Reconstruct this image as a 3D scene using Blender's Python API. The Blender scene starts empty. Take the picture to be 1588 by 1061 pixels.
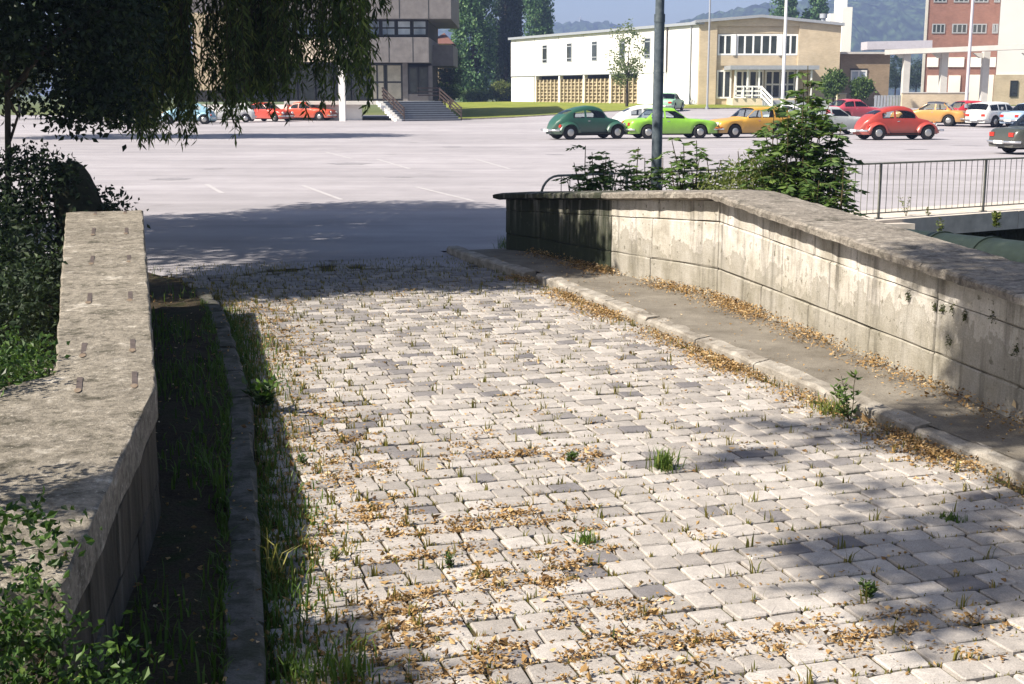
import bpy, bmesh, math, random
import numpy as np
from mathutils import Vector, Matrix

random.seed(7)
RNG = np.random.default_rng(7)
SC = bpy.context.scene
COL = SC.collection
R = math.radians

# ------------------------------------------------------------------ camera, sky, sun, exposure
F_PX = 2000.0
PITCH = math.atan(385.5 / F_PX)
EYE = 2.05
cam_d = bpy.data.cameras.new("camera")
cam = bpy.data.objects.new("camera", cam_d)
COL.objects.link(cam)
cam.location = (0, 0, EYE)
cam.rotation_euler = (math.pi / 2 - PITCH, 0, 0)
cam_d.sensor_width = 36
cam_d.lens = 36 * F_PX / 1588
cam_d.clip_start = 0.05
cam_d.clip_end = 9000
SC.camera = cam

SUN = Vector((-0.62, -0.30, 0.70)).normalized()      # towards the sun
world = bpy.data.worlds.new("World")
SC.world = world
world.use_nodes = True
wn = world.node_tree.nodes
sky = wn.new("ShaderNodeTexSky")
sky.sky_type = 'NISHITA'
sky.sun_disc = False
sky.sun_elevation = math.asin(SUN.z)
sky.sun_rotation = math.atan2(SUN.x, SUN.y)
sky.altitude = 200
sky.air_density = 1.0
sky.dust_density = 2.5
world.node_tree.links.new(sky.outputs[0], wn["Background"].inputs[0])
wn["Background"].inputs[1].default_value = 0.066

sl = bpy.data.lights.new("sun", 'SUN')
sl.energy = 5.0
sl.angle = R(0.5)
sl.color = (1.0, 0.92, 0.80)
so = bpy.data.objects.new("sun", sl)
COL.objects.link(so)
so.rotation_euler = SUN.to_track_quat('Z', 'Y').to_euler()
so.location = (-60, -30, 80)

SC.view_settings.view_transform = 'Standard'
SC.view_settings.look = 'None'
SC.view_settings.gamma = 1
SC.view_settings.use_curve_mapping = False
SC.view_settings.exposure = 1.05
SC.render.engine = 'CYCLES'
SC.cycles.max_bounces = 6
SC.cycles.diffuse_bounces = 3
SC.cycles.glossy_bounces = 2
SC.cycles.transmission_bounces = 4
SC.cycles.transparent_max_bounces = 8
SC.cycles.volume_bounces = 0
SC.cycles.use_denoising = True
SC.cycles.caustics_reflective = False
SC.cycles.caustics_refractive = False

# ------------------------------------------------------------------ helpers
def ray(px, py):
    xc = (px - 794) / F_PX
    yc = (530.5 - py) / F_PX
    return Vector((xc, math.cos(PITCH) + yc * math.sin(PITCH), -math.sin(PITCH) + yc * math.cos(PITCH)))

def at(px, py, Y):
    """the point that the photograph shows at px, py and that stands Y metres ahead"""
    d = ray(px, py)
    return Vector((0, 0, EYE)) + d * (Y / d.y)

def gz(px, py, z=0.0):
    """the point at px, py on the level z"""
    d = ray(px, py)
    return Vector((0, 0, EYE)) + d * ((z - EYE) / d.z)

def tag(o, label=None, cat=None, group=None, kind=None):
    if label: o["label"] = label
    if cat: o["category"] = cat
    if group: o["group"] = group
    if kind: o["kind"] = kind
    return o

def empty(name, loc=(0, 0, 0), rz=0.0, label=None, cat=None, group=None):
    o = bpy.data.objects.new(name, None)
    COL.objects.link(o)
    o.location = loc
    o.rotation_euler = (0, 0, rz)
    o.empty_display_size = 0.2
    return tag(o, label, cat, group)

def link(name, mesh, parent=None, loc=None):
    o = bpy.data.objects.new(name, mesh)
    COL.objects.link(o)
    if parent: o.parent = parent
    if loc is not None: o.location = loc
    return o

class MB:
    """collects faces and links them as one mesh object"""
    def __init__(self):
        self.v, self.f, self.s = [], [], []
    def face(self, pts, smooth=False):
        n = len(self.v)
        self.v += [tuple(p) for p in pts]
        self.f.append(tuple(range(n, n + len(pts))))
        self.s.append(smooth)
    def hexa(self, b, t):
        """b, t: four bottom and four top points, counter-clockwise from above"""
        n = len(self.v)
        self.v += [tuple(p) for p in b] + [tuple(p) for p in t]
        for q in ((3, 2, 1, 0), (4, 5, 6, 7), (0, 1, 5, 4), (1, 2, 6, 5), (2, 3, 7, 6), (3, 0, 4, 7)):
            self.f.append(tuple(n + i for i in q)); self.s.append(False)
    def box(self, x0, x1, y0, y1, z0, z1, M=None):
        b = [(x0, y0, z0), (x1, y0, z0), (x1, y1, z0), (x0, y1, z0)]
        t = [(x0, y0, z1), (x1, y0, z1), (x1, y1, z1), (x0, y1, z1)]
        if M is not None:
            b = [M @ Vector(p) for p in b]; t = [M @ Vector(p) for p in t]
        self.hexa(b, t)
    def beam(self, a, b, w, h, up=(0, 0, 1)):
        """a straight bar of width w and height h from a to b"""
        a, b = Vector(a), Vector(b)
        d = (b - a).normalized()
        s = d.cross(Vector(up))
        if s.length < 1e-4: s = Vector((1, 0, 0))
        s.normalize(); u = s.cross(d)
        c = [(-w / 2, -h / 2), (w / 2, -h / 2), (w / 2, h / 2), (-w / 2, h / 2)]
        self.hexa([a + s * i + u * j for i, j in c], [b + s * i + u * j for i, j in c])
    def prism(self, poly, z0, z1):
        n = len(self.v); k = len(poly)
        self.v += [(p[0], p[1], z0) for p in poly] + [(p[0], p[1], z1) for p in poly]
        self.f.append(tuple(n + i for i in reversed(range(k)))); self.f.append(tuple(n + k + i for i in range(k)))
        self.s += [False, False]
        for i in range(k):
            j = (i + 1) % k
            self.f.append((n + i, n + j, n + k + j, n + k + i)); self.s.append(False)
    def tube(self, pts, rad, n=8, cap=True, smooth=True):
        pts = [Vector(p) for p in pts]
        if not hasattr(rad, '__len__'): rad = [rad] * len(pts)
        base = len(self.v); prev = None
        for i, p in enumerate(pts):
            d = (pts[min(i + 1, len(pts) - 1)] - pts[max(i - 1, 0)]).normalized()
            if prev is None:
                s = d.cross(Vector((0, 0, 1)))
                if s.length < 1e-3: s = Vector((1, 0, 0))
            else:
                s = prev - d * prev.dot(d)
            s.normalize(); prev = s; u = d.cross(s)
            for k in range(n):
                a = 2 * math.pi * k / n
                self.v.append(tuple(p + (s * math.cos(a) + u * math.sin(a)) * rad[i]))
        for i in range(len(pts) - 1):
            for k in range(n):
                a = base + i * n + k; b = base + i * n + (k + 1) % n
                self.f.append((a, b, b + n, a + n)); self.s.append(smooth)
        if cap:
            e = base + (len(pts) - 1) * n          # caps get points of their own, so that they do not bend the shading of the side
            for ids in ([base + k for k in reversed(range(n))], [e + k for k in range(n)]):
                c = len(self.v); self.v += [self.v[i] for i in ids]
                self.f.append(tuple(range(c, c + n))); self.s.append(False)
    def disc(self, c, axis, r, n=14, thick=0.0):
        axis = Vector(axis).normalized(); c = Vector(c)
        self.tube([c - axis * thick / 2, c + axis * thick / 2], r, n, True, True)
    def build(self, name, mat, parent=None, loc=None):
        me = bpy.data.meshes.new(name)
        me.from_pydata(self.v, [], self.f)
        me.polygons.foreach_set("use_smooth", self.s)
        if mat: me.materials.append(mat)
        me.update()
        return link(name, me, parent, loc)

def np_mesh(name, V, Q, mat, parent=None, rnd=None, smooth=False):
    """V (n,3) and Q (m,k) to one mesh object; rnd gives every face a number the material reads"""
    me = bpy.data.meshes.new(name)
    V = np.asarray(V, dtype=np.float32); Q = np.asarray(Q, dtype=np.int32)
    m, k = Q.shape
    me.vertices.add(len(V)); me.vertices.foreach_set("co", V.ravel())
    me.loops.add(m * k); me.loops.foreach_set("vertex_index", Q.ravel())
    me.polygons.add(m)
    me.polygons.foreach_set("loop_start", np.arange(0, m * k, k, dtype=np.int32))
    me.polygons.foreach_set("use_smooth", np.full(m, smooth))
    me.update(calc_edges=True)
    if rnd is not None:
        a = me.attributes.new("tone", 'FLOAT', 'FACE')
        a.data.foreach_set("value", np.asarray(rnd, dtype=np.float32))
    me.materials.append(mat)
    return link(name, me, parent)

# ------------------------------------------------------------------ materials
def _in(n, key, val):
    n.inputs[key].default_value = val

class Mat:
    """a small builder for node materials"""
    def __init__(self, name, rough=0.8, spec=0.3, metal=0.0):
        self.m = bpy.data.materials.new(name); self.m.use_nodes = True
        self.t = self.m.node_tree; self.n = self.t.nodes; self.l = self.t.links
        self.b = self.n["Principled BSDF"]
        self.b.inputs["Roughness"].default_value = rough
        self.b.inputs["Specular IOR Level"].default_value = spec
        self.b.inputs["Metallic"].default_value = metal
        self.co = self.n.new("ShaderNodeTexCoord").outputs["Object"]
    def coord(self, scale=(1, 1, 1), rot=(0, 0, 0)):
        mp = self.n.new("ShaderNodeMapping")
        mp.inputs["Scale"].default_value = scale; mp.inputs["Rotation"].default_value = rot
        self.l.new(self.co, mp.inputs["Vector"]); return mp.outputs[0]
    def noise(self, scale, detail=4, rough=0.6, co=None, dist=0.0):
        t = self.n.new("ShaderNodeTexNoise")
        t.inputs["Scale"].default_value = scale; t.inputs["Detail"].default_value = detail
        t.inputs["Roughness"].default_value = rough; t.inputs["Distortion"].default_value = dist
        self.l.new(co if co is not None else self.co, t.inputs["Vector"]); return t.outputs["Fac"]
    def ramp(self, fac, stops):
        r = self.n.new("ShaderNodeValToRGB"); e = r.color_ramp.elements
        while len(e) < len(stops): e.new(0.5)
        for i, (p, c) in enumerate(stops):
            e[i].position = p
            c = (c, c, c) if not hasattr(c, '__len__') else c
            e[i].color = (*c[:3], 1)
        self.l.new(fac, r.inputs[0]); return r.outputs[0]
    def mix(self, fac, a, b, mode='MIX'):
        x = self.n.new("ShaderNodeMix"); x.data_type = 'RGBA'; x.blend_type = mode
        for s, val in ((x.inputs[0], fac), (x.inputs[6], a), (x.inputs[7], b)):
            if hasattr(val, 'is_output'): self.l.new(val, s)
            elif hasattr(val, '__len__'): s.default_value = (*val[:3], 1)
            else: s.default_value = val
        return x.outputs[2]
    def math(self, op, a, b=0.0, clamp=False):
        x = self.n.new("ShaderNodeMath"); x.operation = op; x.use_clamp = clamp
        for s, val in ((x.inputs[0], a), (x.inputs[1], b)):
            if hasattr(val, 'is_output'): self.l.new(val, s)
            else: s.default_value = val
        return x.outputs[0]
    def sep(self, co=None):
        x = self.n.new("ShaderNodeSeparateXYZ"); self.l.new(co if co is not None else self.co, x.inputs[0]); return x.outputs
    def attr(self, name, typ='GEOMETRY'):
        a = self.n.new("ShaderNodeAttribute"); a.attribute_name = name; a.attribute_type = typ; return a.outputs["Fac"]
    def color(self, c):
        if hasattr(c, 'is_output'): self.l.new(c, self.b.inputs["Base Color"])
        else: self.b.inputs["Base Color"].default_value = (*c[:3], 1)
        return self
    def rough(self, r):
        self.l.new(r, self.b.inputs["Roughness"]); return self
    def bump(self, h, strength=0.4, dist=0.01):
        b = self.n.new("ShaderNodeBump"); b.inputs["Strength"].default_value = strength; b.inputs["Distance"].default_value = dist
        self.l.new(h, b.inputs["Height"]); self.l.new(b.outputs[0], self.b.inputs["Normal"]); return self

def plain(name, c, rough=0.7, spec=0.3, metal=0.0, var=0.15, scale=6.0):
    m = Mat(name, rough, spec, metal)
    n = m.noise(scale, 5)
    m.color(m.mix(1.0, c, m.ramp(n, [(0.25, 1 - var), (0.75, 1 + var)]), 'MULTIPLY'))
    return m.m

def leaf_mat(name, stops, transl=0.3, rough=0.55):
    """leaves: the colour of each leaf comes from its own number"""
    m = Mat(name, rough, 0.25)
    c = m.ramp(m.attr("tone"), stops)
    m.color(c)
    tr = m.n.new("ShaderNodeBsdfTranslucent"); m.l.new(m.mix(1.0, c, (1.0, 1.15, 0.5), 'MULTIPLY'), tr.inputs[0])
    mx = m.n.new("ShaderNodeMixShader"); mx.inputs[0].default_value = transl
    m.l.new(m.b.outputs[0], mx.inputs[1]); m.l.new(tr.outputs[0], mx.inputs[2])
    m.l.new(mx.outputs[0], m.n["Material Output"].inputs[0])
    return m.m

def glass_mat(name, tint=(0.75, 0.85, 0.85), see=0.7):
    m = Mat(name, 0.03, 0.5); m.color((0.02, 0.025, 0.03))
    tr = m.n.new("ShaderNodeBsdfTransparent"); tr.inputs[0].default_value = (*tint, 1)
    gl = m.n.new("ShaderNodeBsdfGlossy"); gl.inputs["Roughness"].default_value = 0.03
    fr = m.n.new("ShaderNodeFresnel"); fr.inputs[0].default_value = 1.5
    a = m.n.new("ShaderNodeMixShader"); a.inputs[0].default_value = see
    m.l.new(m.b.outputs[0], a.inputs[1]); m.l.new(tr.outputs[0], a.inputs[2])
    b = m.n.new("ShaderNodeMixShader"); m.l.new(fr.outputs[0], b.inputs[0])
    m.l.new(a.outputs[0], b.inputs[1]); m.l.new(gl.outputs[0], b.inputs[2])
    m.l.new(b.outputs[0], m.n["Material Output"].inputs[0])
    return m.m

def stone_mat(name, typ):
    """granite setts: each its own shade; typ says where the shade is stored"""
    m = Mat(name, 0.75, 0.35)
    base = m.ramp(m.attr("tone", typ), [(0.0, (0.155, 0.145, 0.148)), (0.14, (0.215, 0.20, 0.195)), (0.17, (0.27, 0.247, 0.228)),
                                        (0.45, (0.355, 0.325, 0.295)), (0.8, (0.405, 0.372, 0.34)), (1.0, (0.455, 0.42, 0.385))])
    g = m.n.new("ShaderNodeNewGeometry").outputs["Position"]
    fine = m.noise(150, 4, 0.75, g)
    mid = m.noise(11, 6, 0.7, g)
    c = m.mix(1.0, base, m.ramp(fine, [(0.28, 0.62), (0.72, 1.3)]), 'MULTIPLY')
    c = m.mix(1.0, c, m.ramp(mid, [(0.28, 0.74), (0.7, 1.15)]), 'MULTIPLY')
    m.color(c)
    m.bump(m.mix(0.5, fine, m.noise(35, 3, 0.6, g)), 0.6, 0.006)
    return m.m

M = {}
def init_materials():
    # pale weathered asphalt of the parking lot
    m = Mat("pale_asphalt", 0.9, 0.2)
    big = m.noise(0.09, 5, 0.6); mid = m.noise(0.9, 5, 0.65); fine = m.noise(60, 3, 0.7)
    streak = m.noise(1.0, 4, 0.6, m.coord((0.05, 0.8, 1), (0, 0, R(12))))
    c = m.mix(1.0, (0.355, 0.335, 0.352), m.ramp(big, [(0.3, 0.80), (0.7, 1.12)]), 'MULTIPLY')
    c = m.mix(1.0, c, m.ramp(streak, [(0.3, 0.83), (0.6, 1.05)]), 'MULTIPLY')
    c = m.mix(1.0, c, m.ramp(mid, [(0.25, 0.86), (0.7, 1.06)]), 'MULTIPLY')
    c = m.mix(1.0, c, m.ramp(fine, [(0.25, 0.7), (0.75, 1.25)]), 'MULTIPLY')
    spots = m.ramp(m.noise(0.55, 2, 0.5), [(0.70, 0.0), (0.76, 1.0)])
    c = m.mix(m.math('MULTIPLY', spots, 0.5), c, (0.16, 0.15, 0.15))
    m.color(c); m.bump(fine, 0.4, 0.006); M["lot"] = m.m
    # earth between the setts
    m = Mat("joint_earth", 0.95, 0.1)
    c = m.ramp(m.noise(9, 5), [(0.3, (0.035, 0.027, 0.015)), (0.5, (0.07, 0.052, 0.028)), (0.62, (0.05, 0.062, 0.02)), (0.8, (0.095, 0.075, 0.042))])
    m.color(m.mix(1.0, c, m.ramp(m.noise(150, 2), [(0.3, 0.6), (0.7, 1.3)]), 'MULTIPLY')); m.bump(m.noise(60, 4), 0.8, 0.01); M["earth"] = m.m
    m = Mat("walk_soil", 0.95, 0.1)
    c = m.ramp(m.noise(5, 6), [(0.3, (0.028, 0.023, 0.015)), (0.5, (0.06, 0.047, 0.03)), (0.7, (0.03, 0.042, 0.014))])
    m.color(m.mix(1.0, c, m.ramp(m.noise(120, 2), [(0.3, 0.6), (0.7, 1.4)]), 'MULTIPLY')); m.bump(m.noise(40, 5), 1.0, 0.02); M["soil"] = m.m
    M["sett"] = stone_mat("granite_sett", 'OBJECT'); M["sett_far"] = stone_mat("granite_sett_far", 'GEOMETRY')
    # kerb granite
    m = Mat("kerb_granite", 0.8, 0.3)
    c = m.ramp(m.noise(7, 5), [(0.3, (0.15, 0.13, 0.105)), (0.5, (0.26, 0.235, 0.20)), (0.7, (0.38, 0.35, 0.305))])
    m.color(m.mix(1.0, c, m.ramp(m.noise(130, 3, 0.7), [(0.3, 0.7), (0.7, 1.25)]), 'MULTIPLY')); m.bump(m.noise(50, 4), 0.8, 0.01); M["kerb"] = m.m
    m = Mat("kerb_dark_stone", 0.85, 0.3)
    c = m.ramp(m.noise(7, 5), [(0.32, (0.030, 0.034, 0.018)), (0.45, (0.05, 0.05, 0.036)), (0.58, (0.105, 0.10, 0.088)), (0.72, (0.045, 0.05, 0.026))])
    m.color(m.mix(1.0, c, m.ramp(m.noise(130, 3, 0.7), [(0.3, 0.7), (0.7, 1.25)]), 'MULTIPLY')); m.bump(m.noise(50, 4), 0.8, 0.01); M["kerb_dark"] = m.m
    # footway asphalt
    m = Mat("footway_asphalt", 0.95, 0.15)
    c = m.ramp(m.noise(2.2, 7, 0.7), [(0.3, (0.12, 0.105, 0.085)), (0.55, (0.20, 0.18, 0.15)), (0.75, (0.27, 0.245, 0.205))])
    fine = m.noise(110, 3, 0.8)
    m.color(m.mix(1.0, c, m.ramp(fine, [(0.3, 0.6), (0.7, 1.35)]), 'MULTIPLY')); m.bump(fine, 0.8, 0.006); M["footway"] = m.m
    # parapet blocks, streaked and damp at the foot
    def parapet(name, dark):
        m = Mat(name, 0.9, 0.15)
        g = m.n.new("ShaderNodeNewGeometry").outputs["Position"]
        mp = m.n.new("ShaderNodeMapping"); mp.inputs["Scale"].default_value = (9, 9, 0.8); m.l.new(g, mp.inputs[0])
        run = m.noise(1.0, 5, 0.65, mp.outputs[0])
        blot = m.noise(2.6, 6, 0.65, g); fine = m.noise(95, 4, 0.7, g)
        c = m.ramp(blot, [(0.28, (0.26, 0.235, 0.19)), (0.43, (0.40, 0.37, 0.315)), (0.56, (0.52, 0.485, 0.435)), (0.72, (0.66, 0.63, 0.59))])
        c = m.mix(1.0, c, m.ramp(run, [(0.30, 0.36), (0.48, 0.95), (0.8, 1.14)]), 'MULTIPLY')
        z = m.sep(g)[2]
        tide = m.math('ADD', m.math('MULTIPLY', z, -1.0), m.math('ADD', m.math('MULTIPLY', blot, 1.5), m.math('MULTIPLY', run, 0.45)))
        damp = m.ramp(tide, [(0.47, 0.0), (0.50, 1.0)])
        c = m.mix(m.math('MULTIPLY', damp, 0.55), c, (0.17, 0.155, 0.115))
        if dark:  # moss plus the tree's shade on the far stretch, both in the colour
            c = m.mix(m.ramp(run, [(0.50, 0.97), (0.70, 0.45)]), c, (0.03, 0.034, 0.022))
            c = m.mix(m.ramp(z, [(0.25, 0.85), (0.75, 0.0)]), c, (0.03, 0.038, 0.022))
        c = m.mix(m.ramp(m.noise(15, 4, 0.6, g), [(0.635, 0.0), (0.69, 0.75)]), c, (0.11, 0.10, 0.07))
        c = m.mix(1.0, c, m.ramp(fine, [(0.3, 0.78), (0.7, 1.2)]), 'MULTIPLY')
        m.color(c); m.bump(m.mix(0.5, fine, m.noise(22, 5, 0.6, g)), 0.7, 0.012)
        return m.m
    M["block"] = parapet("parapet_block", False); M["block_dark"] = parapet("mossy_shaded_parapet_block", True)
    m = Mat("dirty_mortar", 0.95, 0.1); m.color(m.ramp(m.noise(9, 4), [(0.3, (0.055, 0.05, 0.035)), (0.7, (0.16, 0.14, 0.10))])); M["mortar"] = m.m
    # lichen-covered coping
    def lichen(name, a, b, cdark):
        m = Mat(name, 0.95, 0.12)
        g = m.n.new("ShaderNodeNewGeometry").outputs["Position"]
        n1 = m.noise(5.5, 7, 0.72, g); n2 = m.noise(48, 5, 0.75, g); n3 = m.noise(1.3, 4, 0.6, g)
        n4 = m.noise(19, 6, 0.75, g)
        c = m.ramp(n1, [(0.34, cdark), (0.47, a), (0.56, a), (0.66, b)])
        c = m.mix(1.0, c, m.ramp(n4, [(0.30, 0.40), (0.48, 0.95), (0.70, 1.5)]), 'MULTIPLY')
        c = m.mix(m.ramp(n2, [(0.58, 0.0), (0.66, 0.75)]), c, tuple(x * 1.25 for x in b))
        c = m.mix(m.ramp(n2, [(0.30, 0.8), (0.42, 0.0)]), c, cdark)
        c = m.mix(1.0, c, m.ramp(n3, [(0.3, 0.82), (0.7, 1.1)]), 'MULTIPLY')
        m.color(c); m.bump(m.mix(0.45, n2, n4), 1.0, 0.02)
        return m.m
    M["coping"] = lichen("lichen_coping", (0.235, 0.21, 0.18), (0.36, 0.33, 0.285), (0.10, 0.092, 0.075))
    M["coping_left"] = lichen("lichen_coping_grey", (0.235, 0.21, 0.172), (0.42, 0.385, 0.33), (0.085, 0.078, 0.06))
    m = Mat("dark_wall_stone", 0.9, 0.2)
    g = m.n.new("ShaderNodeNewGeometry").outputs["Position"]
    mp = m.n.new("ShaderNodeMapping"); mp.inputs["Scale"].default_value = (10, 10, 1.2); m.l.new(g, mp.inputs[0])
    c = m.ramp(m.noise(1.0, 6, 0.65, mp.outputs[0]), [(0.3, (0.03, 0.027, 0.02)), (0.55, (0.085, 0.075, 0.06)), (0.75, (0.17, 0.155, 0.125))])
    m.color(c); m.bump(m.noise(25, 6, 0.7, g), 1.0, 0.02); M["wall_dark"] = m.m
    M["pier"] = plain("mossy_dark_stone", (0.030, 0.032, 0.020), 0.95, 0.1, 0, 0.6, 9)
    M["rust"] = plain("rusty_iron", (0.105, 0.085, 0.078), 0.7, 0.4, 0.3, 0.35, 40)
    m = Mat("rust_stain", 0.9, 0.1); m.color(m.ramp(m.noise(60, 4), [(0.3, (0.16, 0.115, 0.08)), (0.7, (0.22, 0.18, 0.14))])); M["ruststain"] = m.m
    # grass and leaves
    m = Mat("lawn", 0.9, 0.1)
    c = m.ramp(m.noise(0.5, 6, 0.7), [(0.3, (0.115, 0.15, 0.022)), (0.5, (0.18, 0.21, 0.035)), (0.7, (0.26, 0.26, 0.055))])
    m.color(m.mix(1.0, c, m.ramp(m.noise(6, 4), [(0.3, 0.75), (0.7, 1.2)]), 'MULTIPLY')); M["lawn"] = m.m
    M["willow"] = leaf_mat("willow_leaf", [(0.0, (0.03, 0.05, 0.018)), (0.45, (0.085, 0.125, 0.038)), (0.8, (0.17, 0.22, 0.065)), (1.0, (0.25, 0.28, 0.09))], 0.45)
    M["darkleaf"] = leaf_mat("dark_leaf", [(0.0, (0.010, 0.020, 0.010)), (0.6, (0.026, 0.045, 0.018)), (1.0, (0.06, 0.09, 0.03))], 0.2)
    M["ivy"] = leaf_mat("glossy_leaf", [(0.0, (0.014, 0.036, 0.010)), (0.5, (0.05, 0.10, 0.022)), (0.9, (0.11, 0.18, 0.04)), (1.0, (0.36, 0.37, 0.10))], 0.3, 0.4)
    M["shrub"] = leaf_mat("shrub_leaf", [(0.0, (0.035, 0.075, 0.022)), (0.5, (0.09, 0.15, 0.04)), (1.0, (0.18, 0.25, 0.065))], 0.3)
    M["paleshrub"] = leaf_mat("pale_shrub_leaf", [(0.0, (0.085, 0.125, 0.03)), (0.5, (0.16, 0.19, 0.05)), (1.0, (0.27, 0.27, 0.10))], 0.35)
    M["youngleaf"] = leaf_mat("young_tree_leaf", [(0.0, (0.10, 0.15, 0.06)), (1.0, (0.26, 0.29, 0.16))], 0.4)
    M["poplar"] = leaf_mat("poplar_leaf", [(0.0, (0.02, 0.06, 0.026)), (0.5, (0.10, 0.20, 0.085)), (1.0, (0.22, 0.33, 0.14))], 0.25)
    M["fartree"] = leaf_mat("far_tree_leaf", [(0.0, (0.02, 0.04, 0.025)), (1.0, (0.05, 0.085, 0.04))], 0.2)
    M["blade"] = leaf_mat("grass_blade", [(0.0, (0.05, 0.10, 0.018)), (0.6, (0.11, 0.17, 0.03)), (1.0, (0.30, 0.27, 0.09))], 0.3)
    M["joint_grass"] = leaf_mat("joint_grass", [(0.0, (0.07, 0.085, 0.018)), (0.5, (0.17, 0.155, 0.035)), (1.0, (0.33, 0.24, 0.085))], 0.3)
    M["litter"] = leaf_mat("dry_leaf", [(0.0, (0.08, 0.042, 0.018)), (0.3, (0.21, 0.12, 0.046)), (0.6, (0.37, 0.235, 0.095)), (0.82, (0.50, 0.34, 0.17)), (1.0, (0.66, 0.54, 0.36))], 0.15, 0.7)
    M["moss"] = leaf_mat("moss", [(0.0, (0.02, 0.03, 0.008)), (1.0, (0.09, 0.10, 0.03))], 0.1)
    M["bark"] = plain("bark", (0.06, 0.05, 0.038), 0.95, 0.1, 0, 0.4, 12)
    M["twig"] = plain("twig", (0.075, 0.06, 0.032), 0.9, 0.1, 0, 0.3, 20)
    # buildings
    M["white_render"] = plain("white_render", (0.80, 0.78, 0.74), 0.85, 0.2, 0, 0.05, 0.4)
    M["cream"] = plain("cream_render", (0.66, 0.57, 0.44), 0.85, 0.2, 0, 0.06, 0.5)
    def brick(name, a, b, mortar, bw=0.25, bh=0.075):
        m = Mat(name, 0.9, 0.15)
        br = m.n.new("ShaderNodeTexBrick")
        xyz = m.sep(); cb = m.n.new("ShaderNodeCombineXYZ")
        m.l.new(m.math('ADD', xyz[0], xyz[1]), cb.inputs[0]); m.l.new(xyz[2], cb.inputs[1])
        m.l.new(cb.outputs[0], br.inputs["Vector"])
        br.inputs["Color1"].default_value = (*a, 1); br.inputs["Color2"].default_value = (*b, 1); br.inputs["Mortar"].default_value = (*mortar, 1)
        br.inputs["Scale"].default_value = 1; br.inputs["Brick Width"].default_value = bw; br.inputs["Row Height"].default_value = bh
        br.inputs["Mortar Size"].default_value = 0.008
        m.color(m.mix(1.0, br.outputs[0], m.ramp(m.noise(0.8, 5), [(0.3, 0.85), (0.7, 1.12)]), 'MULTIPLY'))
        return m.m
    M["tan_brick"] = brick("tan_brick", (0.50, 0.40, 0.265), (0.56, 0.46, 0.32), (0.52, 0.45, 0.35))
    M["red_brick"] = brick("red_brick", (0.22, 0.105, 0.082), (0.27, 0.13, 0.105), (0.33, 0.22, 0.18))
    M["brown_brick"] = brick("brown_brick", (0.27, 0.20, 0.13), (0.32, 0.24, 0.16), (0.30, 0.25, 0.19))
    M["grey_concrete"] = plain("washed_concrete", (0.165, 0.155, 0.152), 0.95, 0.1, 0, 0.22, 2.0)
    M["pale_concrete"] = plain("pale_concrete", (0.55, 0.53, 0.49), 0.9, 0.15, 0, 0.1, 1.5)
    M["slab"] = plain("slab_concrete", (0.50, 0.45, 0.39), 0.95, 0.1, 0, 0.25, 4)
    M["ochre_block"] = plain("ochre_block", (0.42, 0.35, 0.235), 0.9, 0.1, 0, 0.2, 1.2)
    M["dark_recess"] = plain("dark_interior", (0.03, 0.03, 0.028), 0.9, 0.1)
    M["dark_frame"] = plain("dark_bronze_frame", (0.022, 0.024, 0.022), 0.5, 0.4)
    M["white_paint"] = plain("white_paint", (0.80, 0.80, 0.78), 0.5, 0.4, 0, 0.05)
    M["grey_sheet"] = plain("grey_sheet_metal", (0.34, 0.36, 0.39), 0.5, 0.4, 0.2, 0.1)
    M["mauve_panel"] = plain("pale_cladding", (0.50, 0.48, 0.52), 0.7, 0.3, 0, 0.08)
    M["step_stone"] = plain("step_stone", (0.14, 0.15, 0.17), 0.8, 0.3, 0, 0.15, 3)
    M["hand_rail"] = plain("brown_rail", (0.045, 0.03, 0.024), 0.6, 0.4)
    M["roof_tile"] = plain("red_roof", (0.15, 0.075, 0.06), 0.9, 0.1)
    g = Mat("window_glass", 0.04, 0.8); g.color(g.ramp(g.noise(0.7, 3), [(0.3, (0.012, 0.018, 0.018)), (0.7, (0.05, 0.06, 0.06))])); M["glass"] = g.m
    g = Mat("pale_window_glass", 0.05, 0.8); g.color(g.ramp(g.noise(0.6, 3), [(0.3, (0.20, 0.26, 0.33)), (0.7, (0.60, 0.68, 0.76))])); M["glass_pale"] = g.m  # pale blue base colour stands in for reflected sky
    g = Mat("curtained_glass", 0.08, 0.7); g.color(g.ramp(g.noise(0.9, 4), [(0.3, (0.26, 0.25, 0.21)), (0.7, (0.46, 0.43, 0.36))])); M["glass_curtain"] = g.m
    # metal
    m = Mat("post_paint", 0.55, 0.4)
    m.color(m.ramp(m.noise(14, 5), [(0.3, (0.05, 0.068, 0.085)), (0.55, (0.085, 0.108, 0.128)), (0.75, (0.15, 0.175, 0.19))])); M["post"] = m.m
    M["rail_paint"] = plain("rail_paint", (0.20, 0.20, 0.17), 0.6, 0.4, 0.2, 0.3, 15)
    m = Mat("pipe_paint", 0.6, 0.35)
    m.color(m.ramp(m.noise(5, 6, 0.7), [(0.3, (0.008, 0.014, 0.010)), (0.6, (0.016, 0.026, 0.019)), (0.8, (0.034, 0.045, 0.033))])); m.bump(m.noise(30, 4), 0.4, 0.01); M["pipe"] = m.m
    m = Mat("creek_water", 0.08, 0.5); m.color((0.02, 0.03, 0.02)); m.bump(m.noise(4, 3), 0.2, 0.03); M["water"] = m.m
    m = Mat("forest_hill", 1.0, 0.05)
    vo = m.n.new("ShaderNodeTexVoronoi"); vo.inputs["Scale"].default_value = 0.10; m.l.new(m.co, vo.inputs[0])
    c = m.ramp(m.noise(0.02, 6, 0.7), [(0.3, (0.022, 0.040, 0.022)), (0.6, (0.045, 0.068, 0.030)), (0.8, (0.06, 0.075, 0.04))])
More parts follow.
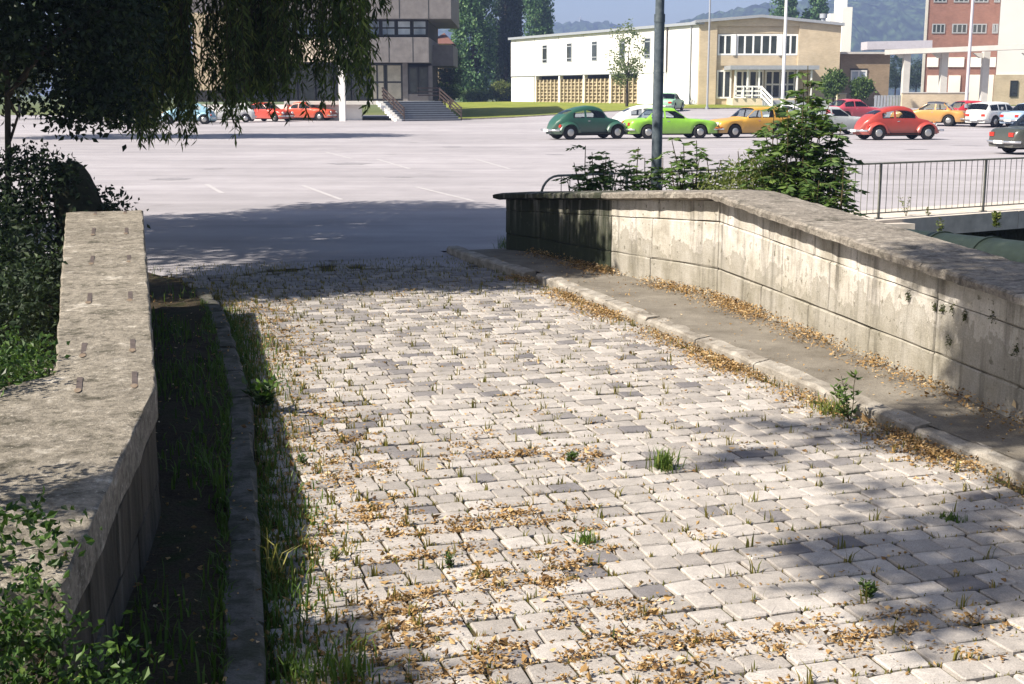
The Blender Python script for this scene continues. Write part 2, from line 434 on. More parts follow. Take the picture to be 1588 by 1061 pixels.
    m.color(m.mix(1.0, c, m.ramp(vo.outputs[0], [(0.1, 1.5), (0.7, 0.3)]), 'MULTIPLY')); M["hill"] = m.m
    m = Mat("field", 0.95, 0.1); m.color(m.ramp(m.noise(0.05, 6), [(0.3, (0.07, 0.10, 0.03)), (0.7, (0.14, 0.15, 0.06))])); M["field"] = m.m
    m = Mat("bank_soil", 0.95, 0.1); m.color(m.ramp(m.noise(1.5, 6), [(0.3, (0.03, 0.035, 0.018)), (0.7, (0.075, 0.07, 0.04))])); m.bump(m.noise(6, 5), 1.0, 0.1); M["bank"] = m.m
    m = Mat("worn_line_paint", 0.9, 0.2); m.color(m.mix(m.ramp(m.noise(7, 5, 0.7), [(0.4, 0.0), (0.6, 1.0)]), (0.365, 0.348, 0.355), (0.44, 0.42, 0.43))); M["line"] = m.m
    M["stain"] = plain("oil_stained_asphalt", (0.24, 0.228, 0.24), 0.8, 0.3, 0, 0.3, 8)
    # cars
    M["tyre"] = plain("tyre_rubber", (0.02, 0.02, 0.02), 0.8, 0.2)
    M["hub"] = plain("hubcap", (0.45, 0.45, 0.44), 0.3, 0.5, 0.7, 0.05)
    M["chrome"] = plain("chrome", (0.70, 0.70, 0.70), 0.2, 0.5, 0.8, 0.05)
    M["under"] = plain("underbody", (0.012, 0.012, 0.012), 0.9, 0.1)
    M["seat"] = plain("car_seat", (0.03, 0.028, 0.026), 0.9, 0.1)
    M["redlamp"] = plain("red_lens", (0.45, 0.03, 0.015), 0.25, 0.5)
    M["amber"] = plain("amber_lens", (0.70, 0.22, 0.03), 0.25, 0.5)
    M["lamp"] = plain("lamp_glass", (0.75, 0.75, 0.70), 0.15, 0.6)
    M["plate"] = plain("plate_white", (0.78, 0.78, 0.75), 0.5, 0.3, 0, 0.02)
    M["car_glass"] = glass_mat("car_glass", (0.86, 0.92, 0.93), 0.9)
init_materials()

_paint = {}
def paint(name, c):
    if name not in _paint:
        m = Mat(name, 0.38, 0.5)
        dust = m.ramp(m.sep()[2], [(0.25, 0.35), (0.75, 0.06)])          # road dust, thicker towards the sills
        m.color(m.mix(dust, m.mix(1.0, c, m.ramp(m.noise(3, 4), [(0.3, 0.9), (0.7, 1.08)]), 'MULTIPLY'), (0.22, 0.20, 0.18)))
        m.b.inputs["Coat Weight"].default_value = 0.25; m.b.inputs["Coat Roughness"].default_value = 0.12
        _paint[name] = m.m
    return _paint[name]
# ------------------------------------------------------------------ ground, road, kerbs
TH = R(17.0)
U = Vector((-math.sin(TH), math.cos(TH), 0)); V_ = Vector((math.cos(TH), math.sin(TH), 0))
def sw(x, y): return (x * U.x + y * U.y, x * V_.x + y * V_.y)
def xy(s, w): return (s * U.x + w * V_.x, s * U.y + w * V_.y)

KL = [(0.2, -1.0), (-0.45, 2.0), (-0.60, 2.9), (-0.94, 4.57), (-1.70, 8.2), (-2.62, 11.6), (-3.10, 13.0), (-3.9, 14.6), (-5.2, 16.4)]
KR = [(5.2, -1.0), (4.4, 1.4), (3.92, 2.9), (2.72, 6.58), (1.5, 10.35), (0.26, 14.2), (-0.65, 16.2), (-0.95, 17.0)]
WL = [(-1.25, 3.0), (-1.30, 3.55), (-1.65, 5.85), (-3.35, 11.7)]           # road side of the left parapet
WR = [(-0.08, 16.85), (1.10, 14.27), (2.01, 12.49), (2.89, 8.66), (3.10, 7.56), (3.55, 5.7), (4.4, 2.5)]   # road side of the right parapet
WRZ = [0.78, 0.985, 1.125, 0.935, 0.90, 0.87, 0.86]                           # top of its coping

def smooth01(t): t = max(0.0, min(1.0, t)); return t * t * (3 - 2 * t)
def lot_h(x, y):
    return 0.85 * max(0.0, min(1.0, (y - 70) / 40)) * smooth01((x + 6) / 20)

def lim(line, s):
    pts = sorted(sw(*p) for p in line)
    if s <= pts[0][0]: return pts[0][1]
    for a, b in zip(pts, pts[1:]):
        if s <= b[0]: return a[1] + (b[1] - a[1]) * (s - a[0]) / (b[0] - a[0])
    return pts[-1][1]

S_END = 16.0
A_END = xy(S_END, lim(KL, S_END)); B_END = xy(S_END, lim(KR, S_END))

def ngon(name, poly, z, mat, kind='structure'):
    me = bpy.data.meshes.new(name); bm = bmesh.new()
    bm.faces.new([bm.verts.new((p[0], p[1], z)) for p in poly])
    bmesh.ops.triangulate(bm, faces=bm.faces[:])
    bm.normal_update()
    for f in bm.faces:
        if f.normal.z < 0: f.normal_flip()
    bm.to_mesh(me); bm.free(); me.materials.append(mat)
    return tag(link(name, me), kind=kind)

RAIL_A = Vector((0.4, 17.85, 0)); RAIL_B = Vector((9.1, 23.05, 0))
RD = (RAIL_B - RAIL_A).normalized(); RN = Vector((RD.y, -RD.x, 0))        # RN points to the creek
RAIL_E = RAIL_A + RD * 75

def build_ground():
    # lot: flat near part, and a far part that rises gently towards the hall
    e = RAIL_E + RN * 0.2; a = RAIL_A + RN * 0.2 + RD * 0.25
    ngon("parking_lot", [(-90, 24), (-12, 18.5), A_END, B_END, (-0.95, 17.0), (0.0, 17.2), (0.35, 17.75), (a.x, a.y), (e.x, e.y), (90, 70), (-90, 70)], 0.0, M["lot"])
    xs = np.linspace(-90, 90, 91); ys = np.linspace(70, 126, 29)
    P = np.array([(x, y, lot_h(x, y)) for y in ys for x in xs])
    n = len(xs)
    Q = np.array([(j * n + i, j * n + i + 1, (j + 1) * n + i + 1, (j + 1) * n + i) for j in range(len(ys) - 1) for i in range(n - 1)])
    tag(np_mesh("far_parking_lot", P, Q, M["lot"], smooth=True), kind='structure')
    # ragged end of the asphalt where the setts begin
    rng = np.random.default_rng(2); P, Q = [], []
    ws = np.linspace(lim(KL, S_END) - 0.6, lim(KR, S_END) + 0.03, 60)
    for i, w in enumerate(ws):
        rag = 0.55 + 0.28 * math.sin(w * 2.1) + 0.15 * math.sin(w * 6.3 + 1) + rng.normal(0, 0.07)
        for t, z in ((-rag, -0.024), (-rag + 0.12, -0.012), (0.0, -0.003), (0.35, 0.004)):
            P.append((*xy(S_END + t, w), z))
    Q = [(i * 4 + j, (i + 1) * 4 + j, (i + 1) * 4 + j + 1, i * 4 + j + 1) for i in range(len(ws) - 1) for j in range(3)]
    tag(np_mesh("asphalt_edge", P, Q, M["lot"], smooth=True), kind='structure')
    # land beyond, out to the hills
    ys = np.array([126, 160, 220, 320, 520, 900, 1300, 1780]); xs = np.linspace(-1150, 1150, 65); n = len(xs)
    P = np.array([(x * max(0.12, y / 1780), y, lot_h(x * max(0.12, y / 1780), min(y, 126)) - 0.02) for y in ys for x in xs])
    Q = np.array([(j * n + i, j * n + i + 1, (j + 1) * n + i + 1, (j + 1) * n + i) for j in range(len(ys) - 1) for i in range(n - 1)])
    tag(np_mesh("ground", P, Q, M["field"], smooth=True), kind='structure')
    # earth under the setts
    ss = np.arange(-2.0, S_END + 0.01, 0.4125)
    P, Q = [], []
    for s in ss:
        P += [(*xy(s, lim(KL, s) - 0.05), -0.016 - 0.018 * smooth01((s - 13.5) / 2)), (*xy(s, lim(KR, s) + 0.05), -0.016 - 0.018 * smooth01((s - 13.5) / 2))]
    Q = [(2 * i, 2 * i + 1, 2 * i + 3, 2 * i + 2) for i in range(len(ss) - 1)]
    global ROAD
    ROAD = tag(np_mesh("road", P, Q, M["earth"]), kind='structure')
    # left walk of trodden soil between kerb and parapet, and beyond the parapet's end
    P, Q, k = [], [], 9
    ss = np.arange(1.0, 17.2, 0.3)
    for s in ss:
        l = lim(KL, s) - 0.12; r = (lim(WL, s) - 0.08) if s < 12.1 else l - min(4.5, 1.0 + (s - 12.1) * 3.0)
        for i in range(k):
            w = l + (r - l) * i / (k - 1)
            x, y = xy(s, w)
            fade = smooth01((15.5 - s) / 3.0)
            P.append((x, y, 0.012 + fade * (0.075 + 0.035 * math.sin(x * 7 + y * 3) * math.sin(y * 5.0))))
    Q = [(j * k + i + 1, j * k + i, (j + 1) * k + i, (j + 1) * k + i + 1) for j in range(len(ss) - 1) for i in range(k - 1)]
    tag(np_mesh("footpath", P, Q, M["soil"], smooth=True), kind='structure')
    # right footway of worn asphalt
    P, Q, k = [], [], 7
    ss = np.arange(0.5, 16.6, 0.3)
    for s in ss:
        l = lim(KR, s) + 0.10; r = lim(WR, s) + 0.10
        for i in range(k):
            x, y = xy(s, l + (r - l) * i / (k - 1))
            fade = smooth01((16.8 - s) / 1.6)
            P.append((x, y, 0.006 + fade * (0.082 + 0.004 * math.sin(3 * x + 2 * y))))
    Q = [(j * k + i, j * k + i + 1, (j + 1) * k + i + 1, (j + 1) * k + i) for j in range(len(ss) - 1) for i in range(k - 1)]
    tag(np_mesh("pavement", P, Q, M["footway"], smooth=True), kind='structure')
    # bridge deck under all that, the near bank, the creek bed walls and the water
    mb = MB()
    mb.prism([xy(4.6, -4.0), xy(4.6, 6.2), xy(15.8, 4.95), xy(16.8, 4.6), xy(16.8, -0.9), xy(12.4, 0.1)], -0.75, -0.045)
    tag(mb.build("bridge_deck", M["slab"]), kind='structure')
    mb = MB(); mb.prism([(-60, -25), (60, -25), (60, 14), xy(4.55, 6.2), xy(4.55, -4.0), (-60, -6)], -2.6, -0.06)
    tag(mb.build("near_bank", M["bank"]), kind='structure')
    mb = MB()
    a = RAIL_A - RN * 0.9 - RD * 0.6; b = RAIL_E - RN * 0.9
    mb.hexa([(a.x, a.y, -2.7), (b.x, b.y, -2.7), (b.x - 2, b.y + 4, -2.7), (a.x - 2, a.y + 4, -2.7)],
            [(a.x, a.y, -0.30), (b.x, b.y, -0.30), (b.x - 2, b.y + 4, -0.30), (a.x - 2, a.y + 4, -0.30)])
    tag(mb.build("far_bank_wall", M["bank"]), kind='structure')
    mb = MB(); mb.face([(-70, -8, -2.3), (90, -8, -2.3), (90, 75, -2.3), (-70, 40, -2.3)])
    tag(mb.build("creek_water", M["water"]), kind='structure')
    # river bank left of the bridge, where the bushes grow
    P, Q = [], []
    nx, ny = 26, 22
    for j in range(ny):
        for i in range(nx):
            x = -2.6 - 30 * (i / (nx - 1)) ** 1.4; y = 1.0 + 20 * j / (ny - 1)
            x -= max(0, (y - 3.5)) * 0.27
            P.append((x, y, -0.55 + 0.5 * smooth01((y - 12) / 5.5) + 0.10 * math.sin(x * 1.7) * math.cos(y * 1.3)))
    Q = [(j * nx + i + 1, j * nx + i, (j + 1) * nx + i, (j + 1) * nx + i + 1) for j in range(ny - 1) for i in range(nx - 1)]
    tag(np_mesh("river_bank", P, Q, M["bank"], smooth=True), kind='structure')
    # lot-side slab that overhangs the creek
    mb = MB()
    p0 = RAIL_A + RD * 5.75
    for i in range(12):
        a = p0 + RD * (i * 4.0 + 0.006); b = p0 + RD * (i * 4.0 + 3.994)
        q = [a + RN * 0.24, b + RN * 0.24, b - RN * 1.2, a - RN * 1.2]
        mb.hexa([(p.x, p.y, -0.285) for p in q], [(p.x, p.y, 0.028) for p in q])
    s = tag(mb.build("creek_slab_kerb", M["slab"]), kind='structure')
    mb = MB()
    q = [RAIL_A + RN * 0.18 - RD * 0.3, p0 + RN * 0.18, p0 - RN * 0.5, RAIL_A - RN * 0.5 - RD * 0.3]
    mb.hexa([(p.x, p.y, -1.2) for p in q], [(p.x, p.y, 0.02) for p in q])
    tag(mb.build("creek_kerb_wall", M["slab"]), kind='structure')
    # oil stains
    for px, py, r in ((265, 278, .55), (545, 254, .7), (330, 262, .3), (620, 275, .35), (910, 232, .35), (480, 322, .3), (1420, 232, .5), (1500, 226, .6), (700, 228, .5), (860, 240, .4)):
        c = gz(px, py); n = 14
        ngon("oil_stain", [(c.x + r * random.uniform(.6, 1.2) * math.cos(6.283 * k / n), c.y + r * random.uniform(.6, 1.2) * math.sin(6.283 * k / n)) for k in range(n)], 0.0035, M["stain"])
    # worn bay lines
    for k, (x0, y0, x1, y1) in enumerate(((470, 288, 530, 310), (645, 290, 735, 312), (585, 247, 635, 262), (738, 247, 790, 262), (320, 286, 345, 300), (505, 236, 545, 246))):
        a = gz(x0, y0); b = gz(x1, y1); d = (b - a).normalized(); n = Vector((-d.y, d.x, 0)) * 0.05
        mb = MB(); mb.face([(*(a + n).xy, 0.004), (*(a - n).xy, 0.004), (*(b - n).xy, 0.004), (*(b + n).xy, 0.004)])
        o = mb.build("parking_line", M["line"]); tag(o, kind='structure')
build_ground()

# ------------------------------------------------------------------ setts
def sett_variant(rng):
    """footprint 1 x 1, chamfered and slightly crooked: 40 triangles"""
    c = 0.05
    ring = np.array([(-.5 + c, -.5), (.5 - c, -.5), (.5, -.5 + c), (.5, .5 - c), (.5 - c, .5), (-.5 + c, .5), (-.5, .5 - c), (-.5, -.5 + c)])
    ring = ring + rng.uniform(-0.028, 0.028, ring.shape)
    V = []
    for z, f in ((-0.055, 0.985), (-0.006, 1.0), (0.0, 0.93)):
        r = ring * f
        V += [(x, y, z + (rng.uniform(-0.003, 0.002) if z == 0 else 0)) for x, y in r]
    V.append((rng.uniform(-.1, .1), rng.uniform(-.1, .1), 0.0015))
    T = []
    for l in range(2):
        for i in range(8):
            a, b = l * 8 + i, l * 8 + (i + 1) % 8
            T += [(a, b, b + 8), (a, b + 8, a + 8)]
    T += [(16 + i, 16 + (i + 1) % 8, 24) for i in range(8)]
    return np.array(V), np.array(T)

def project(x, y, z):
    d = Vector((x, y, z - EYE)); c, s = math.cos(PITCH), math.sin(PITCH)
    depth = d.y * c - d.z * s
    return (794 + F_PX * d.x / depth, 530.5 - F_PX * (d.y * s + d.z * c) / depth, depth)

STONES = []      # s, w, length, depth, z, turn, tone
def build_setts():
    rng = np.random.default_rng(11)
    var = [sett_variant(rng) for _ in range(12)]
    s = 2.6
    while s < S_END - 0.1:
        d = rng.uniform(0.138, 0.156)
        w = lim(KL, s) + 0.0 + rng.uniform(0, 0.12); wr = lim(KR, s) - 0.02
        gray = 0.0
        while w < wr - 0.08:
            if s > 14.6 and rng.random() < (s - 14.6) / 1.8: w += 0.16; continue      # the setts thin out into the asphalt
            l = min(rng.uniform(0.122, 0.195), wr - w)
            x, y = xy(s + d / 2, w + l / 2)
            nz = math.sin(x * 2.1 + 1.3 * y) * math.sin(y * 1.7 - x)
            p_dark = 0.075 + (0.05 if nz > 0.4 else 0)
            tone = rng.uniform(0.0, 0.15) if rng.random() < p_dark else rng.uniform(0.2, 1.0)
            px, py, _ = project(x, y, 0)
            if py < 545 and tone > 0.15:                       # older greyer stretch by the crown of the bridge
                if rng.random() < 0.55 * smooth01((760 - px) / 350) + 0.18: tone = rng.uniform(0.13, 0.2)
            if s > 12.9 and rng.random() < (s - 12.6): tone = rng.uniform(0.03, 0.21)      # tree shade over the far end, put into the tone
            z = rng.normal(0.0, 0.0024) - 0.02 * smooth01((s - 13.5) / 2.5) - (0.005 if rng.random() < 0.05 else 0)
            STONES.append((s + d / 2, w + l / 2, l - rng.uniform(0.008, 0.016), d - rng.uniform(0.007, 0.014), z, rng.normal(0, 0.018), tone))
            w += l
        s += d
    order = []
    for i, st in enumerate(STONES):
        x, y = xy(st[0], st[1]); px, py, dep = project(x, y, 0)
        inside = -20 < px < 1608 and -20 < py < 1080
        order.append((dep if inside else 1e3 + dep, i))
    order.sort()
    single = {i for _, i in order[:300]}
    meshes = []
    for v, t in var:
        me = bpy.data.meshes.new("cobblestone"); me.from_pydata([tuple(p) for p in v], [], [tuple(q) for q in t])
        me.polygons.foreach_set("use_smooth", [False] * len(t)); me.materials.append(M["sett"]); meshes.append(me)
    AV, AT, AR, n = [], [], [], 0
    for i, (s, w, l, d, z, rot, tone) in enumerate(STONES):
        x, y = xy(s, w); k = i % 12
        flip = math.pi if rng.random() < 0.5 else 0
        if i in single:
            o = link("cobblestone", meshes[k], ROAD, (x, y, z))
            o.scale = (l, d, 1); o.rotation_euler = (rng.normal(0, 0.009), rng.normal(0, 0.009), TH + rot + flip); o["tone"] = float(tone)
        else:
            v, t = var[k]; a = TH + rot + flip; c, sn = math.cos(a), math.sin(a)
            X = v[:, 0] * l; Y = v[:, 1] * d
            tx, ty = rng.normal(0, 0.009, 2)
            AV.append(np.stack([x + X * c - Y * sn, y + X * sn + Y * c, z + v[:, 2] + X * tx + Y * ty], 1)); AT.append(t + n); AR.append(np.full(len(t), tone)); n += len(v)
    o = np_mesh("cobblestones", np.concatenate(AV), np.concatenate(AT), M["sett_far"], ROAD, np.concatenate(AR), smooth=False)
    tag(o, kind='stuff')
build_setts()

# ------------------------------------------------------------------ lofted strips for kerbs and copings
def strip(name, path, prof, mat, parent, seg=0.16, jit=0.006, shrink=0.006, seed=0, side=None):
    """a profile (across, up) carried along a straight path from a to b; ends butt with a fine joint"""
    rng = np.random.default_rng(seed)
    a, b = Vector(path[0]), Vector(path[1])
    d = (b - a); L = d.length; d.normalize()
    ps = Vector((d.y, -d.x, 0)).normalized() if side is None else None
    n = max(2, int(L / seg)); k = len(prof)
    m = MB()
    for i in range(n + 1):
        t = i / n
        p = a + d * (shrink + (L - 2 * shrink) * t)
        sd = ps if side is None else (Vector(side[0]) * (1 - t) + Vector(side[1]) * t)
        e = 0.75 if i in (0, n) else 0
        for (c, h) in prof:
            j = rng.uniform(-jit, jit, 2)
            q = p + sd * (c + j[0]) + Vector((0, 0, h + j[1] - (0.006 if e and h > -0.03 else 0)))
            m.v.append(tuple(q))
    for i in range(n):
        for j in range(k):
            j2 = (j + 1) % k
            m.f.append((i * k + j, i * k + j2, (i + 1) * k + j2, (i + 1) * k + j)); m.s.append(False)
    m.f.append(tuple(range(k - 1, -1, -1))); m.s.append(False)
    m.f.append(tuple(n * k + i for i in range(k))); m.s.append(False)
    o = m.build(name, mat, parent)
    bm = bmesh.new(); bm.from_mesh(o.data); bmesh.ops.recalc_face_normals(bm, faces=bm.faces[:]); bm.to_mesh(o.data); bm.free()
    return o

def cut(line, step, z=None):
    """points every step or so along a polyline, corners kept"""
    out = []
    for i in range(len(line) - 1):
        a, b = Vector((*line[i], z[i] if z else 0)), Vector((*line[i + 1], z[i + 1] if z else 0))
        n = max(1, round((b - a).length / step))
        for k in range(n): out.append((a.lerp(b, k / n), a.lerp(b, (k + 1) / n)))
    return out

def build_kerbs():
    kl = empty("kerb", (0, 0, 0)); tag(kl, kind='structure')
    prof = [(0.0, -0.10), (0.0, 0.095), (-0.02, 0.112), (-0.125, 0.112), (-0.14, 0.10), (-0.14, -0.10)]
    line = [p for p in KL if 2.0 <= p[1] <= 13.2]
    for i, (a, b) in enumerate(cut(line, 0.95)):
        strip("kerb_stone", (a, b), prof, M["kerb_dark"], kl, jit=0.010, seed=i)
    kr = empty("kerb", (0, 0, 0)); tag(kr, kind='structure')
    prof = [(0.0, -0.10), (0.0, 0.070), (0.02, 0.090), (0.13, 0.097), (0.145, 0.088), (0.145, -0.10)]
    line = [p for p in KR if 1.0 <= p[1] <= 14.3]
    for i, (a, b) in enumerate(cut(line, 1.0)):
        o = strip("kerb_stone", (a, b), prof, M["kerb"], kr, jit=0.008, seed=50 + i)
        if abs((a.y + b.y) / 2 - 6.9) < 0.5: o.location.z = -0.012
    for i, (a, b) in enumerate(cut([(0.14, 14.32), (-0.65, 16.2), (-0.85, 16.8)], 0.8)):
        strip("kerb_stone", (a, b), prof, M["kerb"], kr, jit=0.008, seed=80 + i)
build_kerbs()

# ------------------------------------------------------------------ parapets
def wall_block(name, A, B, nrm, zb, zt, mat, parent, rng, depth=0.14):
    """one ashlar: A, B ends on the wall line; zb, zt heights at A and B; its face stands proud of recessed joints"""
    A, B = Vector(A), Vector(B); nrm = Vector(nrm)
    nx, nz = 6, 4
    us = [0, 0.012 / max(0.1, (B - A).length)] + list(np.linspace(0.15, 0.85, nx - 3)) + [1 - 0.012 / max(0.1, (B - A).length), 1]
    vs = [0, 0.04, 0.5, 0.96, 1]
    m = MB(); nu, nv = len(us), len(vs)
    gap = 0.0065
    proud = rng.uniform(-0.002, 0.006)
    for v in vs:
        for u in us:
            edge = u in (0, 1) or v in (0, 1)
            uu = u + (gap if u == 0 else -gap if u == 1 else 0) / max(0.1, (B - A).length)
            z0 = zb[0] * (1 - uu) + zb[1] * uu; z1 = zt[0] * (1 - uu) + zt[1] * uu
            z = z0 + (z1 - z0) * v + (0.5 * gap if v == 0 else -0.5 * gap if v == 1 else 0)
            p = A.lerp(B, uu) + nrm * ((-0.007 if edge else proud) + rng.uniform(-0.003, 0.003))
            m.v.append((p.x, p.y, z + rng.uniform(-0.005, 0.005)))
    for j in range(nv - 1):
        for i in range(nu - 1):
            a = j * nu + i
            m.f.append((a, a + 1, a + nu + 1, a + nu)); m.s.append(False)
    # back edge
    cor = [0, nu - 1, nv * nu - 1, (nv - 1) * nu]
    bk = len(m.v)
    for c in cor:
        p = Vector(m.v[c]) - nrm * depth; m.v.append(tuple(p))
    for i in range(4):
        j = (i + 1) % 4
        m.f.append((cor[i], bk + i, bk + j, cor[j])); m.s.append(False)
    m.f.append((bk + 3, bk + 2, bk + 1, bk)); m.s.append(False)
    o = m.build(name, mat, parent)
    bm = bmesh.new(); bm.from_mesh(o.data); bmesh.ops.recalc_face_normals(bm, faces=bm.faces[:]); bm.to_mesh(o.data); bm.free()
    return o

def course_blocks(line, ztop, parent, mats, fr, lens, zfoot, seed, side=-1):
    """courses of ashlars along a polyline; side -1: the face looks to the left of the walking direction"""
    rng = np.random.default_rng(seed)
    for k in range(len(line) - 1):
        A, B = Vector((*line[k], 0)), Vector((*line[k + 1], 0)); L = (B - A).length; d = (B - A) / L
        nrm = Vector((-d.y, d.x, 0)) * (1 if side < 0 else -1)
        zt = (ztop[k], ztop[k + 1])
        for c in range(len(fr) - 1):
            n = max(1, round(L / rng.uniform(*lens)))
            cuts = [0] + sorted(min(0.97, max(0.03, (i + rng.uniform(-0.22, 0.22)) / n)) for i in range(1, n)) + [1]
            for u0, u1 in zip(cuts, cuts[1:]):
                zz = [zt[0] + (zt[1] - zt[0]) * u for u in (u0, u1)]
                zb = [zfoot + (z - zfoot) * fr[c] for z in zz]; ze = [zfoot + (z - zfoot) * fr[c + 1] for z in zz]
                wall_block("stone_block", A + d * L * u0, A + d * L * u1, nrm, zb, ze, mats(k), parent, rng)

def build_right_parapet():
    root = empty("parapet_wall", (1.6, 12.0, 0), 0, "pale stone parapet streaked with dirt beside the right footway, coping kinked at its highest point", "wall")
    inv = Matrix.Translation(-Vector(root.location))
    ch = []
    zt = [z - 0.085 for z in WRZ]
    # walking from far to near: the road lies on the right-hand side
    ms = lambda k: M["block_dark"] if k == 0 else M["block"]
    n0 = set(bpy.data.objects)
    course_blocks(WR, zt, root, ms, [0.0, 0.33, 0.79, 1.0], (0.85, 1.3), 0.04, 5, side=1)
    # core
    core = MB()
    for k in range(len(WR) - 1):
        A, B = Vector((*WR[k], 0)), Vector((*WR[k + 1], 0)); d = (B - A).normalized(); n = Vector((-d.y, d.x, 0))
        dA = n; q = [A + n * 0.03 + d * (0.03 if k == 0 else 0), A + n * 0.46 + d * (0.03 if k == 0 else 0), B + n * 0.46, B + n * 0.03]
        core.hexa([(p.x, p.y, -0.9) for p in (q[0], q[3], q[2], q[1])],
                  [(q[0].x, q[0].y, zt[k] - 0.002), (q[3].x, q[3].y, zt[k + 1] - 0.002), (q[2].x, q[2].y, zt[k + 1] - 0.002), (q[1].x, q[1].y, zt[k] - 0.002)])
    core.build("wall_core", M["mortar"], root)
    # end face of the far pier
    A = Vector((*WR[0], 0)); d = (Vector((*WR[1], 0)) - A).normalized(); n = Vector((-d.y, d.x, 0))
    rng = np.random.default_rng(3)
    for z0, z1 in ((0.02, 0.25), (0.25, 0.62)):
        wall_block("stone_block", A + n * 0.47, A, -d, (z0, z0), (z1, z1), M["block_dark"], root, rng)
    # coping
    prof = [(-0.138, -0.064), (-0.142, -0.020), (-0.122, -0.004), (0.0, 0.0), (0.25, 0.003), (0.535, -0.002), (0.56, -0.02), (0.56, -0.085), (-0.05, -0.085)]
    pts = [Vector((*p, z)) for p, z in zip(WR, WRZ)]
    pts[0] = pts[0] + (pts[0] - pts[1]).normalized() * 0.10
    nn = []
    for i in range(len(pts)):
        ds = []
        if i > 0: ds.append((pts[i] - pts[i - 1]).xy.normalized())
        if i < len(pts) - 1: ds.append((pts[i + 1] - pts[i]).xy.normalized())
        d = sum(ds, Vector((0, 0))).normalized(); nn.append(Vector((-d.y, d.x, 0)))
    sd = 0
    for i in range(len(pts) - 1):
        n = max(1, round((pts[i + 1] - pts[i]).length / 2.1))
        for k in range(n):
            a, b = pts[i].lerp(pts[i + 1], k / n), pts[i].lerp(pts[i + 1], (k + 1) / n)
            s0, s1 = nn[i].lerp(nn[i + 1], k / n), nn[i].lerp(nn[i + 1], (k + 1) / n)
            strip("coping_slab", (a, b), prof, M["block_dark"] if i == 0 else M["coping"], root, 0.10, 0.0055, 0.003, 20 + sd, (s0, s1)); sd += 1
    # slots on the coping's back
    for (px, py) in ((1345, 372), (1383, 364), (1500, 420), (1560, 425)):
        p = at(px, py, 10.5)
    for o in set(bpy.data.objects) - n0:
        if o.parent == root: o.matrix_parent_inverse = inv
    return root
build_right_parapet()

def slab_poly(name, poly, ztop, zbot, mat, parent, bev=0.02, jit=0.008, seed=0, step=0.13):
    """a stone slab with this outline; its rim is chipped and bevelled, ztop is a function"""
    rng = np.random.default_rng(seed)
    ring = []
    for i in range(len(poly)):
        a, b = Vector(poly[i]), Vector(poly[(i + 1) % len(poly)])
        n = max(1, int((b - a).length / step))
        for k in range(n): ring.append(a.lerp(b, k / n))
    c = sum(ring, Vector((0, 0))) / len(ring); n = len(ring)
    m = MB()
    for lev in range(4):
        for i, p in enumerate(ring):
            d = (ring[(i + 1) % n] - ring[i - 1]).normalized(); inw = Vector((-d.y, d.x))
            q = p + inw * (0.0 if lev < 2 else bev * (0.35 if lev == 2 else 1.3)) + Vector(rng.uniform(-jit, jit, 2))
            z = zbot(p) if lev == 0 else ztop(p) - (bev * 1.3 if lev == 1 else bev * 0.45 if lev == 2 else 0) + rng.uniform(-jit, jit) * 0.5
            m.v.append((q.x, q.y, z))
    for lev in range(3):
        for i in range(n):
            j = (i + 1) % n
            m.f.append((lev * n + i, lev * n + j, (lev + 1) * n + j, (lev + 1) * n + i)); m.s.append(lev > 0)
    m.f.append(tuple(3 * n + i for i in range(n))); m.s.append(False)
    m.f.append(tuple(range(n - 1, -1, -1))); m.s.append(False)
    o = m.build(name, mat, parent)
    bm = bmesh.new(); bm.from_mesh(o.data); bmesh.ops.triangulate(bm, faces=[f for f in bm.faces if len(f.verts) > 4]); bm.to_mesh(o.data); bm.free()
    return o

